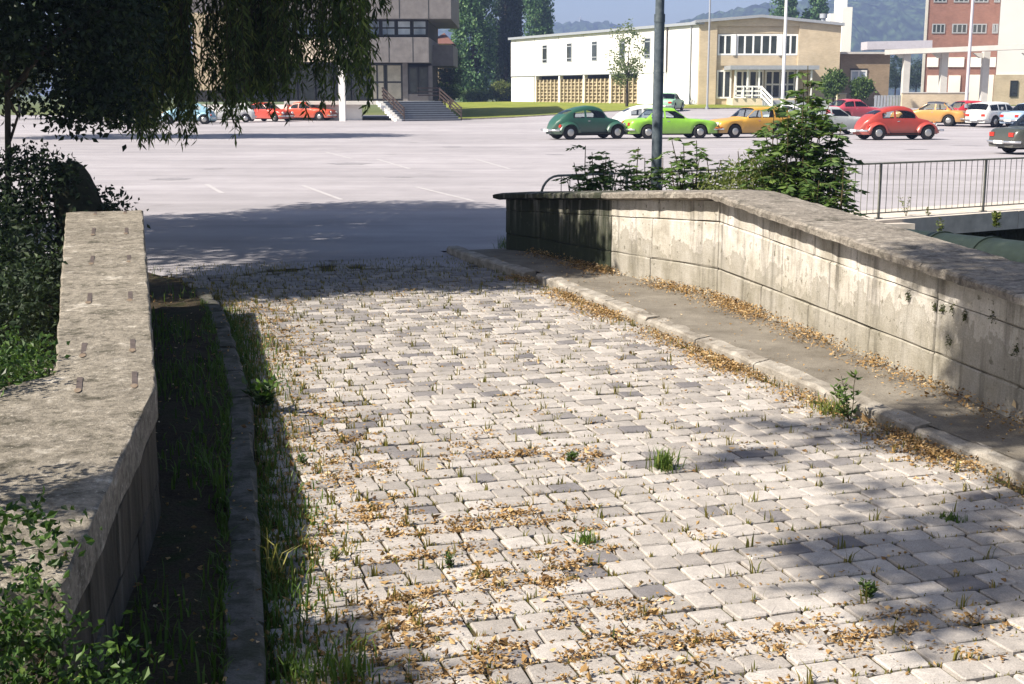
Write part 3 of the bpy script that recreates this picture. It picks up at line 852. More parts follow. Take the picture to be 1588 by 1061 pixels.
def build_left_parapet():
    root = empty("parapet_wall", (-2.2, 7.0, 0), 0, "low stone parapet left of the road, rusty iron cramps let into its rough sunlit top", "wall")
    inv = Matrix.Translation(-Vector(root.location)); n0 = set(bpy.data.objects)
    def zt(p):
        y = p[1]
        return 0.67 + 0.0225 * (y - 3.4) + 0.0275 * math.log1p(math.exp(min(40, (y - 5.85) * 2.5))) / 2.5
    near = [(-1.29, 3.50), (-1.64, 5.80), (-2.17, 5.98), (-2.75, 5.2), (-2.65, 3.45)]
    far = [(-1.646, 5.815), (-3.335, 11.66), (-3.98, 11.52), (-2.178, 5.995)]
    whole = [(-1.29, 3.50), (-1.645, 5.81), (-3.335, 11.66), (-3.98, 11.52), (-2.175, 5.99), (-2.75, 5.2), (-2.65, 3.45)]
    slab_poly("coping", whole, zt, lambda p: zt(p) - 0.16, M["coping_left"], root, 0.009, 0.007, 1)
    core = MB()
    for poly in (near, far):
        c = sum((Vector(p) for p in poly), Vector((0, 0))) / len(poly)
        q = [c + (Vector(p) - c) * 0.93 for p in poly]
        n = len(core.v); k = len(q)
        core.v += [(p.x, p.y, -0.9) for p in q] + [(p.x, p.y, zt(p) - 0.15) for p in q]
        for i in range(k):
            j = (i + 1) % k; core.f.append((n + i, n + j, n + k + j, n + k + i)); core.s.append(False)
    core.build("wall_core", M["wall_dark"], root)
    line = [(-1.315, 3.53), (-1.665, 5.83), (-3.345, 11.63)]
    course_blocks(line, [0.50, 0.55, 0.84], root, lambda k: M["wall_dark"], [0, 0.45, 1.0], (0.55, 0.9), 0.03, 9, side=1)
    # back face of the parapet, towards the creek
    line = [(-3.955, 11.50), (-2.20, 6.0), (-2.73, 5.2), (-2.63, 3.5)]
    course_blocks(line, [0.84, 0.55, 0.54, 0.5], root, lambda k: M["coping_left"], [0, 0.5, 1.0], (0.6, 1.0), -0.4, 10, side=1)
    wall_block("stone_block", (-3.95, 11.50, 0), (-3.35, 11.64, 0), (-0.2, 1, 0), (-0.3, -0.3), (0.84, 0.84), M["wall_dark"], root, np.random.default_rng(4))
    wall_block("stone_block", (-2.62, 3.49, 0), (-1.32, 3.53, 0), (0.03, -1, 0), (-0.3, -0.3), (0.5, 0.5), M["wall_dark"], root, np.random.default_rng(4))
    # iron cramps
    dr = Vector((-0.285, 0.958, 0.049)).normalized()
    for px, py, ln in ((145, 359, .36), (196, 358, .31), (143, 403, .33), (200, 401, .28), (139, 462, .30), (202, 459, .27), (130, 542, .28), (206, 535, .25), (123, 596, .24), (209, 588, .27), (148, 331, .16), (194, 329, .16)):
        # where the line of sight meets the sloping top
        d = ray(px, py); t = 5.0
        for _ in range(40):
            p = Vector((0, 0, EYE)) + d * t
            t += (p.z - zt(p)) / 0.25
        p = Vector((0, 0, EYE)) + d * t
        m = MB(); m.beam(p - dr * ln / 2, p + dr * ln / 2, 0.026, 0.005)
        o = m.build("iron_cramp", M["rust"], root)
        m = MB(); k = 10; pts = []
        for i in range(k):
            a = 2 * math.pi * i / k
            q = p + dr * (math.cos(a) * 0.04 - ln / 2) + Vector((0.958, 0.285, 0)) * (math.sin(a) * random.uniform(0.014, 0.020) - 0.004)
            pts.append((q.x, q.y, zt(q) + 0.003))
        m.face(pts); m.build("rust_stain", M["ruststain"], root)
    for o in set(bpy.data.objects) - n0:
        if o.parent == root: o.matrix_parent_inverse = inv
build_left_parapet()

# ------------------------------------------------------------------ railing and pipe by the creek
def build_railing():
    root = empty("railing", tuple(RAIL_A), 0, "thin grey metal railing with upright bars along the creek edge, rounded at its near end", "railing")
    L = 15.5; H = 0.93
    def P(t, z): q = RD * t; return (q.x, q.y, z)
    m = MB()
    arc = [P(0.0, -0.05), P(0.0, H - 0.28)] + [P(0.28 - 0.28 * math.cos(a), H - 0.28 + 0.28 * math.sin(a)) for a in np.linspace(0.25, math.pi / 2, 6)]
    m.tube(arc + [P(1.0, H), P(L, H)], 0.017, 8); m.build("top_rail", M["rail_paint"], root)
    m = MB(); m.beam(P(0.03, 0.12), P(L, 0.12), 0.012, 0.02); m.build("bottom_rail", M["rail_paint"], root)
    me = None; t = 0.33; k = 0
    posts = [6.55 + 2.55 * i for i in range(-2, 4)]
    for tp in posts:
        m = MB(); m.box(-0.017, 0.017, -0.017, 0.017, -0.06, H - 0.015); m.box(-0.05, 0.05, -0.05, 0.05, -0.03, 0.045)
        if k == 0: o = m.build("post", M["rail_paint"], root); pm = o.data
        else: o = link("post", pm, root)
        k += 1; o.location = P(tp, 0); o.rotation_euler.z = math.atan2(RD.y, RD.x)
    while t < L:
        if min(abs(t - tp) for tp in posts) > 0.06:
            if me is None:
                m = MB(); m.tube([(0, 0, 0.125), (0, 0, H - 0.01)], 0.0062, 5, False); o = m.build("baluster", M["rail_paint"], root); me = o.data
            else: o = link("baluster", me, root)
            o.location = P(t, 0)
        t += 0.145
build_railing()

def build_pipe():
    a = at(1372, 364, 20.9); b = at(1640, 418, 16.0); a.z = -0.40; b.z = -0.13
    root = empty("pipe", tuple(a), 0, "thick dark green pipe crossing the creek behind the right parapet", "pipe")
    d = b - a; e = d * 1.6
    m = MB(); m.tube([(0, 0, 0), tuple(e)], 0.33, 28); m.build("pipe_barrel", M["pipe"], root)
    for t in (0.02, 0.40, 0.68, 1.1, 1.5):
        c = d * t; m = MB(); m.disc(c, d, 0.352, 28, 0.045); m.build("pipe_collar", M["pipe"], root)
    m = MB(); m.beam(d.normalized() * -0.9 + Vector((0, 0, 0.02)), d.normalized() * 0.25 + Vector((0, 0, 0.02)), 0.8, 0.72); m.build("pipe_block", M["slab"], root)
build_pipe()
# ------------------------------------------------------------------ leaves, litter and grass
def unit(v): return v / np.maximum(1e-6, np.linalg.norm(v, axis=1, keepdims=True))

def leaves(name, P, size, mat, parent=None, axis=None, aspect=0.45, tone=None, rng=None, fold=0.15, flat=None):
    """one four-cornered leaf at every point of P; axis gives the way the leaf points"""
    rng = rng or RNG
    P = np.asarray(P, float); n = len(P)
    if axis is None: axis = rng.normal(0, 1, (n, 3))
    axis = unit(np.asarray(axis, float))
    r = rng.normal(0, 1, (n, 3))
    if flat is not None: r = np.cross(axis, np.array([0, 0, 1.0]) + rng.normal(0, flat, (n, 3)))
    side = unit(r - axis * np.sum(r * axis, 1, keepdims=True)); nor = np.cross(axis, side)
    L = (size * rng.uniform(0.65, 1.3, n))[:, None] if not hasattr(size, 'shape') else size[:, None]
    W = L * aspect * 0.5
    V = np.empty((n, 4, 3))
    V[:, 0] = P; V[:, 1] = P + axis * L * 0.45 + side * W + nor * L * fold
    V[:, 2] = P + axis * L; V[:, 3] = P + axis * L * 0.45 - side * W + nor * L * fold
    Q = np.arange(n * 4).reshape(n, 4)
    if tone is None: tone = rng.beta(1.6, 1.9, n)
    o = np_mesh(name, V.reshape(-1, 3), Q, mat, parent, tone)
    if parent is not None: o["kind"] = "stuff"      # leaves too many and too small to pick apart
    return o

def ellipsoid_clumps(rng, blobs, per_clump, spread):
    """points gathered in clumps through the blobs (centre, radii, number of clumps)"""
    out = []
    for c, r, n in blobs:
        d = unit(rng.normal(0, 1, (n, 3))) * (rng.uniform(0.25, 1.0, (n, 1)) ** 0.5)
        cc = np.array(c) + d * np.array(r)
        for q in cc:
            k = max(2, int(per_clump * rng.uniform(0.5, 1.4)))
            out.append(q + rng.normal(0, spread, (k, 3)) * np.array([1, 1, 0.8]))
    return np.concatenate(out)

def limb_mesh(name, paths, mat, parent, n=7):
    m = MB()
    for pts, rad in paths: m.tube(pts, rad, n)
    return m.build(name, mat, parent)

def bend(a, b, sag=0.0, k=6, jit=0.0, rng=None):
    a, b = Vector(a), Vector(b); rng = rng or RNG
    return [a.lerp(b, i / (k - 1)) + Vector((rng.normal(0, jit), rng.normal(0, jit), sag * math.sin(math.pi * i / (k - 1)))) * (0 if i in (0, k - 1) else 1) for i in range(k)]

def rooted(root, objs=None):
    inv = Matrix.Translation(-Vector(root.location))
    for o in COL.objects:
        if o.parent == root: o.matrix_parent_inverse = inv

def build_willow():
    rng = np.random.default_rng(21)
    root = empty("willow_tree", (-9.0, 17.0, -0.1), 0, "dark weeping willow whose thin hanging strands cover the upper left of the view", "tree")
    limb_mesh("trunk", [([(-9.0, 17.0, -0.3), (-8.9, 17.0, 1.5), (-8.6, 16.9, 3.2)], [0.42, 0.34, 0.28])], M["bark"], root, 12)
    ends = [(-3.6, 15.2, 5.6), (-4.0, 17.6, 6.2), (-5.2, 19.6, 6.6), (-7.5, 20.6, 7.5), (-6.4, 13.4, 6.2), (-9.5, 13.0, 6.8), (-11.5, 18.5, 7.2), (-7.6, 16.6, 9.2)]
    for e in ends:
        limb_mesh("limb", [(bend((-8.6, 16.9, 3.1), e, 0.9, 7, 0.10, rng), np.linspace(0.16, 0.03, 7))], M["bark"], root, 6)
    # strands
    prof = [(140, 200), (200, 214), (225, 226), (243, 224), (250, 176), (262, 150), (284, 190), (292, 222), (302, 224), (318, 188), (335, 158), (348, 196), (356, 210), (372, 182), (400, 172), (422, 160), (450, 162), (464, 128), (492, 172), (505, 118), (525, 124), (545, 140), (560, 165), (573, 135), (582, 80), (590, 45), (602, 18)]
    px_, py_ = zip(*prof)
    P, A, T = [], [], []
    twigs = MB()
    def hang(x, y, ztop, zbot, dens=26, lit=0.0):  # lit shifts the leaf colour so that some bunches look sunlit
        L = ztop - zbot
        if L < 0.2: return
        dx, dy = rng.normal(0, 0.10, 2); ph = rng.uniform(0, 6.28)
        n = int(L * dens)
        t = np.sort(rng.uniform(0, 1, n)) ** 0.9
        q = np.stack([x + dx * t + 0.03 * np.sin(ph + 5 * t), y + dy * t + 0.03 * np.cos(ph + 4 * t), ztop - L * t], 1)
        ax = np.stack([rng.normal(0, 0.5, n), rng.normal(0, 0.5, n), rng.uniform(-1.2, -0.5, n)], 1)
        P.append(q); A.append(ax); T.append(np.clip(rng.beta(1.4, 2.4, n) + rng.normal(0, 0.05) + lit, 0, 1))
        if zbot < 3.6:
            ts = [0, 0.35, 0.7, 1.0]
            twigs.tube([(x + dx * s + 0.03 * math.sin(ph + 5 * s), y + dy * s + 0.03 * math.cos(ph + 4 * s), ztop - L * s) for s in ts], [0.005, 0.004, 0.003, 0.002], 3, False)
    # bunches in view
    for b_ in range(230):
        cx = rng.uniform(130, 600) if b_ < 175 else rng.uniform(215, 306) if b_ < 215 else rng.uniform(335, 430); cy = rng.uniform(14.6, 19.0); lit = rng.normal(0.0, 0.2)
        for _ in range(int(rng.integers(2, 6))):
            pxx = cx + rng.normal(0, 6)
            if pxx > 602 or (308 < pxx < 334 and rng.random() < 0.7) or (436 < pxx < 520 and rng.random() < 0.3): continue
            yb = float(np.interp(pxx, px_, py_)) - 12 - abs(rng.normal(0, 38))
            Y = cy + rng.normal(0, 0.25); b = at(pxx, yb, Y)
            hang(b.x, b.y, rng.uniform(4.0, 5.4), b.z, 26, lit)
    for pxx, yb in ((293, 226), (301, 229), (355, 214), (449, 196), (421, 190), (235, 230), (228, 226), (497, 178), (560, 170), (520, 160), (322, 196), (374, 196)):
        for k in range(2):
            b = at(pxx + rng.normal(0, 2), yb - 10 * k, 15.2); hang(b.x, b.y, 4.4, b.z, 34)
    # bunches round the rest of the crown
    for _ in range(420):
        a = rng.uniform(0, 6.28); r = math.sqrt(rng.uniform(0.02, 1))
        x = -8.2 + 4.4 * r * math.cos(a); y = 16.6 + 4.2 * r * math.sin(a)
        top = 8.8 - 3.2 * r * r + rng.normal(0, 0.4)
        q = project(x, y, 3)[0]
        bot = 4.2 if 100 < q < 640 else rng.uniform(2.2, 4.0)
        hang(x, y, top, max(bot, top - 4.2), 13)
    leaves("foliage", np.concatenate(P), 0.115, M["willow"], root, np.concatenate(A), 0.22, np.concatenate(T), rng, 0.05)
    tag(twigs.build("strand", M["twig"], root), kind="stuff")
    C = ellipsoid_clumps(rng, [((-8.4, 16.6, 7.2), (3.9, 4.3, 1.9), 760), ((-5.0, 15.2, 5.6), (2.2, 2.3, 1.0), 420), ((-5.2, 18.6, 6.2), (2.4, 2.3, 1.2), 420), ((-3.0, 15.6, 4.9), (1.3, 1.6, 0.55), 170), ((-6.2, 12.6, 5.6), (2.2, 1.5, 1.0), 460), ((-4.6, 12.9, 5.0), (1.4, 1.0, 0.6), 260), ((-11.0, 16.5, 6.5), (2.2, 3.2, 1.5), 420), ((-8.0, 19.8, 6.6), (2.6, 2.4, 1.2), 320)], 24, 0.20)
    leaves("crown", C, 0.20, M["willow"], root, np.concatenate([rng.normal(0, .6, (len(C), 2)), rng.uniform(-1, -.2, (len(C), 1))], 1), 0.4, rng.beta(1.5, 2.2, len(C)), rng)
    rooted(root)
build_willow()

def tree(name, base, trunk, limbs, blobs, per, spread, leaf, mat, label, seed, aspect=0.6, group=None, tone=None, ax=None, twig=None, bark="bark"):
    rng = np.random.default_rng(seed)
    root = empty(name, base, 0, label, "tree", group)
    limb_mesh("trunk", [(trunk[0], trunk[1])], M[bark], root, 9)
    for a, b, r0, r1 in limbs:
        limb_mesh("limb", [(bend(a, b, 0.15 * (Vector(b) - Vector(a)).length, 6, 0.05, rng), np.linspace(r0, r1, 6))], M[bark], root, 5)
    C = ellipsoid_clumps(rng, blobs, per, spread)
    axis = None
    if ax == 'down': axis = np.concatenate([rng.normal(0, .6, (len(C), 2)), rng.uniform(-1, .1, (len(C), 1))], 1)
    leaves("crown", C, leaf, mat, root, axis, aspect, rng.beta(1.5, 2.0, len(C)) if tone is None else tone(C, rng), rng)
    rooted(root)
    return root

# broad-leaved tree in front of the willow: dark mass at the upper left
tree("broadleaf_tree", (-4.9, 12.5, -0.3), ([(-4.9, 12.5, -0.4), (-4.87, 12.5, 1.0), (-4.83, 12.6, 2.2), (-5.2, 12.8, 3.6)], [0.034, 0.03, 0.028, 0.03]),
     [((-4.85, 12.6, 2.0), (-3.9, 13.2, 2.9), 0.03, 0.008), ((-4.85, 12.6, 2.2), (-6.2, 12.6, 3.4), 0.035, 0.01), ((-5.1, 12.8, 3.2), (-4.4, 13.6, 4.4), 0.03, 0.01), ((-4.85, 12.6, 1.6), (-4.3, 11.9, 2.3), 0.015, 0.005)],
     [((-5.3, 13.0, 3.3), (1.55, 1.3, 1.15), 560), ((-4.25, 13.3, 2.8), (0.75, 0.8, 0.8), 210), ((-5.3, 12.5, 2.75), (1.0, 0.9, 0.6), 210), ((-5.4, 13.0, 4.8), (1.6, 1.5, 1.0), 160), ((-4.15, 13.2, 1.95), (0.45, 0.5, 0.24), 60), ((-4.7, 12.9, 2.0), (0.8, 0.5, 0.12), 16)],
     26, 0.12, 0.075, M["darkleaf"], "dark broad-leaved tree with a thin trunk at the left edge before the willow", 31, 0.55, ax='down')

# bushes on the bank left of the parapet, one label each
def bush(base, blobs, per, spread, leaf, mat, label, seed, stems=5, name="bush", cat="bush", group=None, aspect=0.55, tone=None, flat=None):
    rng = np.random.default_rng(seed)
    root = empty(name, base, 0, label, cat, group)
    C = ellipsoid_clumps(rng, blobs, per, spread)
    paths = []
    for i in range(stems):
        e = C[rng.integers(len(C))]
        paths.append((bend(base, e, 0.1, 5, 0.03, rng), np.linspace(0.022, 0.005, 5)))
    for p in paths: limb_mesh("stem", [p], M["twig"], root, 4)
    leaves("foliage", C, leaf, M[mat] if isinstance(mat, str) else mat, root, None, aspect, rng.beta(1.5, 2.0, len(C)) if tone is None else tone(C, rng), rng, flat=flat)
    rooted(root)
    return root
bush((-4.6, 12.0, -0.4), [((-4.5, 12.3, 0.55), (0.62, 0.45, 0.75), 230), ((-4.75, 12.4, 1.2), (0.5, 0.4, 0.38), 85), ((-4.35, 12.2, 1.25), (0.28, 0.2, 0.22), 16), ((-3.95, 12.6, 0.82), (0.22, 0.25, 0.35), 36), ((-4.9, 11.6, 0.8), (0.6, 0.6, 0.5), 70)], 22, 0.09, 0.06, "darkleaf",
     "dark leafy bush behind the left parapet, right beside the rounded stone pier", 41)
bush((-4.1, 10.0, -0.5), [((-4.05, 10.2, 0.45), (0.50, 1.1, 0.55), 190), ((-4.45, 10.2, 0.9), (0.5, 0.9, 0.5), 110)], 22, 0.09, 0.06, "darkleaf",
     "dark bush growing from the bank below the middle of the left parapet", 42)
bush((-3.45, 8.2, -0.5), [((-3.42, 8.4, 0.20), (0.42, 0.9, 0.5), 190), ((-3.6, 8.6, 0.62), (0.4, 0.7, 0.35), 80)], 20, 0.08, 0.05, "darkleaf",
     "dull green bush left of the parapet, in shade just below the dark bushes", 43)
bush((-2.85, 6.7, -0.5), [((-2.78, 6.75, 0.45), (0.30, 0.65, 0.38), 110), ((-2.42, 6.05, 0.74), (0.20, 0.28, 0.12), 34), ((-2.5, 5.75, 0.85), (0.24, 0.30, 0.20), 46)], 17, 0.05, 0.038, "ivy",
     "sunlit glossy bush leaning over the left parapet where its top widens", 44)
bush((-1.45, 3.2, -0.4), [((-1.36, 3.28, 0.42), (0.22, 0.16, 0.34), 160), ((-1.12, 3.30, 0.30), (0.13, 0.12, 0.32), 75), ((-1.5, 3.55, 0.76), (0.22, 0.22, 0.10), 34)], 15, 0.04, 0.032, "ivy",
     "glossy dark bush with pale young leaves before the left parapet's near end", 45)
bush((-2.6, 3.6, -0.5), [((-2.45, 3.75, 1.0), (0.42, 0.42, 0.5), 110), ((-2.15, 4.05, 1.3), (0.25, 0.3, 0.12), 26)], 18, 0.08, 0.045, "ivy",
     "tall glossy bush left of the parapet's near end, mostly outside the view", 46)
# big trees left of and behind the camera; they cast the dappled shade of the foreground
Lk = SUN / SUN.z
def up(px, py, h, dz=0.0, z0=0.0):
    g = gz(px, py, z0); return g + Lk * (h - z0) + Vector((0, 0, dz))
def shade_tree():
    rng = np.random.default_rng(51)
    base = (-2.9, -0.9, -0.1); top = Vector((-2.8, -0.8, 6.0))
    root = empty("shade_tree", base, 0, "tall broad-leaved tree standing behind the viewer, limbs reaching over the road", "tree")
    limb_mesh("trunk", [([(-2.9, -0.9, -0.3), (-2.85, -0.85, 3.0), tuple(top), (-2.8, -0.8, 8.5)], [0.34, 0.28, 0.22, 0.1])], M["bark"], root, 12)
    spots = [(1385, 872, 6.6, 0.55, 26), (1500, 830, 6.6, 0.50, 24), (1560, 905, 6.4, 0.45, 22), (1290, 835, 6.8, 0.26, 8), (1600, 770, 6.8, 0.5, 20), (1440, 940, 6.6, 0.30, 7),
             (1165, 707, 7.0, 0.13, 8), (1340, 770, 6.9, 0.3, 3), (1180, 655, 7.2, 0.22, 3), (1260, 662, 7.2, 0.22, 5), (1330, 682, 7.2, 0.2, 6),
             (1450, 668, 7.2, 0.26, 18), (1530, 690, 7.2, 0.36, 26), (1400, 675, 7.2, 0.2, 9), (1590, 640, 7.2, 0.4, 26), (1640, 580, 7.4, 0.6, 50), (1700, 680, 7.0, 0.7, 40), (520, 985, 6.2, 0.13, 7), (470, 1005, 6.2, 0.15, 8), (560, 1075, 6.0, 0.25, 9)]
    pts = []
    for px, py, Y, n in ((1508, 500, 8.2, 12), (1560, 520, 7.9, 22), (1580, 600, 7.6, 18), (1560, 445, 8.3, 16), (1600, 470, 7.8, 24), (1500, 590, 8.2, 9)):   # shade on the parapet's near end
        c = at(px, py, Y); c = c + Lk * (7.0 - c.z)
        pts.append(np.array(c) + rng.normal(0, 0.17, (n * 24, 3)))
    for px, py, h, r, n in spots:
        c = up(px, py, h)
        d = unit(rng.normal(0, 1, (n, 3))) * rng.uniform(0, 1, (n, 1)) ** 0.5 * np.array([r, r, r * 0.6])
        for q in d + np.array(c):
            pts.append(q + rng.normal(0, 0.085, (22, 3)))
    for (px, py, h) in ((1500, 890, 6.5), (1590, 640, 7.1)):
        limb_mesh("limb", [(bend(tuple(top), tuple(up(px, py, h)), 0.7, 8, 0.08, rng), np.linspace(0.05, 0.010, 8))], M["bark"], root, 6)
    pts.append(ellipsoid_clumps(rng, [((-2.8, -0.9, 8.0), (1.9, 1.7, 1.6), 200)], 20, 0.2))
    C = np.concatenate(pts)
    leaves("crown", C, 0.10, M["shrub"], root, None, 0.55, None, rng)
    rooted(root)
shade_tree()
tree("bank_tree", (-11.0, 7.0, -0.5), ([(-11.0, 7.0, -0.7), (-10.9, 7.0, 2.0), (-10.7, 7.0, 5.0)], [0.3, 0.24, 0.12]),
     [((-10.9, 7.0, 3), (-9.4, 8.5, 5), 0.1, 0.03), ((-10.9, 7.0, 3), (-10.4, 5.3, 5), 0.1, 0.03)],
     [((-10.6, 7.4, 5.1), (1.9, 2.9, 2.0), 380), ((-9.8, 9.8, 5.2), (1.5, 1.6, 1.8), 200)], 22, 0.18, 0.13, M["darkleaf"], "bushy tree on the bank far left of the parapet, outside the view", 52)
tree("lot_tree", (-26.0, 60.0, 0), ([(-26, 60, 0), (-25.9, 60, 3), (-25.8, 60, 6)], [0.3, 0.24, 0.12]),
     [((-25.9, 60, 3), (-23, 60, 6.5), 0.12, 0.03), ((-25.9, 60, 3), (-28, 60.5, 6.5), 0.12, 0.03)],
     [((-25.5, 60, 7.2), (4.2, 4.5, 1.9), 420), ((-17.5, 60.5, 9.3), (4.2, 4.2, 0.7), 420), ((-21.0, 60.5, 8.0), (2.4, 4.2, 0.9), 300)], 26, 0.28, 0.28, M["darkleaf"], "large tree at the far left of the lot, seen only through the dark leaves", 53)

# rounded stone pier behind the end of the left parapet
def stone_pier():
    rng = np.random.default_rng(4)
    c = Vector((-4.16, 12.45, -0.4))
    root = bpy.data.objects
    m = MB(); n = 18
    zs = [0.0, 0.5, 1.0, 1.35, 1.55, 1.68, 1.77, 1.82]; ws = [0.235, 0.23, 0.225, 0.215, 0.19, 0.15, 0.09, 0.02]
    for z, w in zip(zs, ws):
        for k in range(n):
            a = 2 * math.pi * k / n; ca, sa = math.cos(a), math.sin(a)
            f = (abs(ca) ** 3.2 + abs(sa) ** 3.2) ** (-1 / 3.2)
            m.v.append((w * f * ca + rng.normal(0, .005) - 0.06 * smooth01((z - 1.2) / 0.6), w * f * sa + rng.normal(0, .005), z))
    for i in range(len(zs) - 1):
        for k in range(n):
            m.f.append((i * n + k, i * n + (k + 1) % n, (i + 1) * n + (k + 1) % n, (i + 1) * n + k)); m.s.append(True)
    m.f.append(tuple((len(zs) - 1) * n + k for k in range(n))); m.s.append(True)
    o = m.build("stone_pier", M["pier"], None, c)
    tag(o, "dark stone pier with a rounded top among leaves beyond the left parapet's end", "pier")
stone_pier()

# feathery shrubs behind the right parapet
def feather_shrub(base, tips, label, seed, leaf=0.07, mat="shrub", per_stem=11, droop=0.35, name="shrub", pairs=7, rl=0.36, tonemul=1.0):
    """stems that carry compound leaves: leaflets in pairs along a drooping midrib"""
    rng = np.random.default_rng(seed)
    root = empty(name, base, 0, label, "shrub")
    P, A, S = [], [], []
    ribs = MB()
    for tip in tips:
        path = bend(base, tip, 0.1, 7, 0.04, rng)
        limb_mesh("stem", [(path, np.linspace(0.016, 0.005, 7))], M["twig"], root, 5)
        for i in range(per_stem):
            t = 0.16 + 0.84 * (i + rng.uniform(0, 1)) / per_stem
            k = min(5, int(t * 6)); p = Vector(path[k]).lerp(Vector(path[min(6, k + 1)]), t * 6 - k)
            a = rng.uniform(0, 6.28); L = rl * rng.uniform(0.6, 1.2) * (1.1 - 0.5 * t)
            d = Vector((math.cos(a), math.sin(a), rng.uniform(0.1, 0.6))).normalized()
            rib = [p + d * L * s + Vector((0, 0, -droop * L * s * s)) for s in np.linspace(0, 1, pairs + 1)]
            ribs.tube(rib[::2] if pairs > 3 else rib, 0.003, 3, False)
            for s in range(1, pairs + 1):
                q = rib[s]; dd = (rib[s] - rib[s - 1]).normalized(); sd = dd.cross(Vector((0, 0, 1))).normalized()
                for sg in (-1, 1):
                    P.append(q); A.append(sd * sg + dd * 0.5 + Vector((rng.normal(0, .15), rng.normal(0, .15), rng.normal(-.12, .2))))
                    S.append(leaf * rng.uniform(0.7, 1.2))
            P.append(rib[-1]); A.append(dd); S.append(leaf)
    tag(ribs.build("midrib", M["twig"], root), kind="stuff")
    leaves("foliage", np.array([tuple(p) for p in P]), np.array(S), M[mat], root, np.array([tuple(a) for a in A]), 0.42, None, rng, 0.06, 0.5)
    rooted(root)
def tips(lst, Y, j=0.5, seed=1):
    r = np.random.default_rng(seed)
    return [tuple(at(x, y, Y + r.uniform(-j, j))) for x, y in lst]
m = MB(); m.prism([(1.75, 15.0), (4.1, 9.5), (9.5, 14.5), (8.8, 22.2), (0.5, 17.6)], -1.4, -0.72); tag(m.build("creek_bank", M["bank"]), kind='structure')
feather_shrub((1.15, 16.7, -0.75), tips([(908, 226), (918, 236), (940, 240), (892, 262), (958, 272), (930, 262), (890, 252), (935, 250), (955, 262), (880, 278), (925, 275), (900, 270), (968, 275), (945, 245)], 16.6, .3, 1), "feathery shrub with narrow leaflets just right of the railing's rounded end", 61, 0.095, per_stem=19)
feather_shrub((1.75, 16.5, -0.75), tips([(990, 228), (1000, 245), (975, 250), (1010, 265), (1028, 245), (975, 262), (1010, 280), (985, 285), (965, 285), (1030, 260), (1002, 270)], 16.6, .3, 2), "sparse feathery shrub standing left of the lamp post's foot", 62, 0.09, per_stem=18)
feather_shrub((2.3, 16.3, -0.75), tips([(1042, 218), (1060, 222), (1055, 240), (1085, 245), (1118, 248), (1130, 262), (1140, 280), (1080, 218), (1040, 250), (1070, 255), (1095, 240), (1110, 262), (1050, 280), (1090, 282), (1125, 280), (1075, 275), (1030, 285)], 16.3, .4, 3), "dark feathery shrub right of the lamp post, leaning on the railing", 63, 0.095, per_stem=19)
feather_shrub((3.35, 15.2, -0.75), tips([(1253, 102), (1258, 125), (1246, 128), (1222, 165), (1233, 180), (1200, 178), (1276, 168), (1266, 195), (1290, 200), (1262, 150), (1236, 140), (1212, 178), (1285, 165), (1186, 200), (1306, 190), (1168, 232), (1298, 228), (1205, 205), (1250, 200), (1292, 205), (1180, 220), (1270, 230), (1225, 235), (1290, 240), (1300, 215), (1240, 255), (1275, 262), (1195, 240), (1260, 180), (1245, 165), (1215, 215)], 15.3, .5, 4), "tallest dark green shrub behind the kink of the right parapet", 64, 0.115, per_stem=20, rl=0.46)
feather_shrub((3.75, 14.6, -0.75), tips([(1295, 270), (1285, 285), (1305, 295), (1270, 280), (1300, 315), (1285, 305), (1262, 290), (1308, 260)], 14.6, .3, 5), "low leafy shrub at the right, spilling over the parapet coping below the tallest shrub", 65, 0.10, per_stem=18, rl=0.30)
bush((2.8, 15.6, -0.75), [((2.95, 15.5, 1.02), (0.45, 0.35, 0.30), 75), ((2.55, 15.7, 0.85), (0.35, 0.3, 0.28), 40), ((3.25, 15.3, 0.95), (0.35, 0.3, 0.28), 45)], 26, 0.075, 0.075, "paleshrub",
     "pale yellowish green weedy shrub between the dark shrubs behind the right parapet", 66, 8, "shrub", "shrub", None, 0.22)

# ------------------------------------------------------------------ far trees
def poplar(px, Y, y_base, y_top, wpx, label, seed, group="tall poplars behind the lot", mat="poplar", n=1100, per=26, leaf=0.42):
    b = at(px, y_base, Y); t = at(px, y_top, Y); h = t.z - b.z; r = wpx / 2 / F_PX * Y
    rng = np.random.default_rng(seed)
    root = empty("poplar_tree", (b.x, b.y, b.z), 0, label, "tree", group)
    limb_mesh("trunk", [([(b.x, b.y, b.z - 0.6), (b.x, b.y, b.z + h * 0.5), (b.x, b.y, b.z + h * 0.96)], [0.35, 0.22, 0.04])], M["bark"], root, 8)
    out = []
    lobes = rng.uniform(0, 6.28, 40); lz = rng.uniform(0.02, 0.93, 40)
    for i in range(n):
        j = rng.integers(40); a = lobes[j] + rng.normal(0, 0.5); f = min(0.98, max(0.015, lz[j] + rng.normal(0, 0.05)))
        env = r * (min(1, 0.55 + f * 3.0) * min(1.0, (1.02 - f) * 2.6) ** 0.7)
        rr = env * rng.uniform(0.45, 1.0)
        c = np.array([b.x + rr * math.cos(a), b.y + rr * math.sin(a), b.z + f * h])
        out.append(c + rng.normal(0, 1, (per, 3)) * np.array([0.26, 0.26, 0.5]))
    C = np.concatenate(out)
    ax = np.concatenate([rng.normal(0, .6, (len(C), 2)), rng.uniform(.1, 1.2, (len(C), 1))], 1)
    leaves("crown", C, leaf, M[mat], root, ax, 0.6, rng.beta(1.5, 1.8, len(C)), rng)
    rooted(root)
poplar(735, 170, 157, -120, 66, "broad bright green poplar between the grey building and the pale hall", 71)
poplar(785, 176, 157, -110, 42, "dark slender poplar right beside the broad poplar, left of the pale hall", 72, mat="fartree")
poplar(831, 205, 120, -75, 44, "poplar rising behind the left end of the pale hall's roof", 73, n=620, per=24, leaf=0.5)
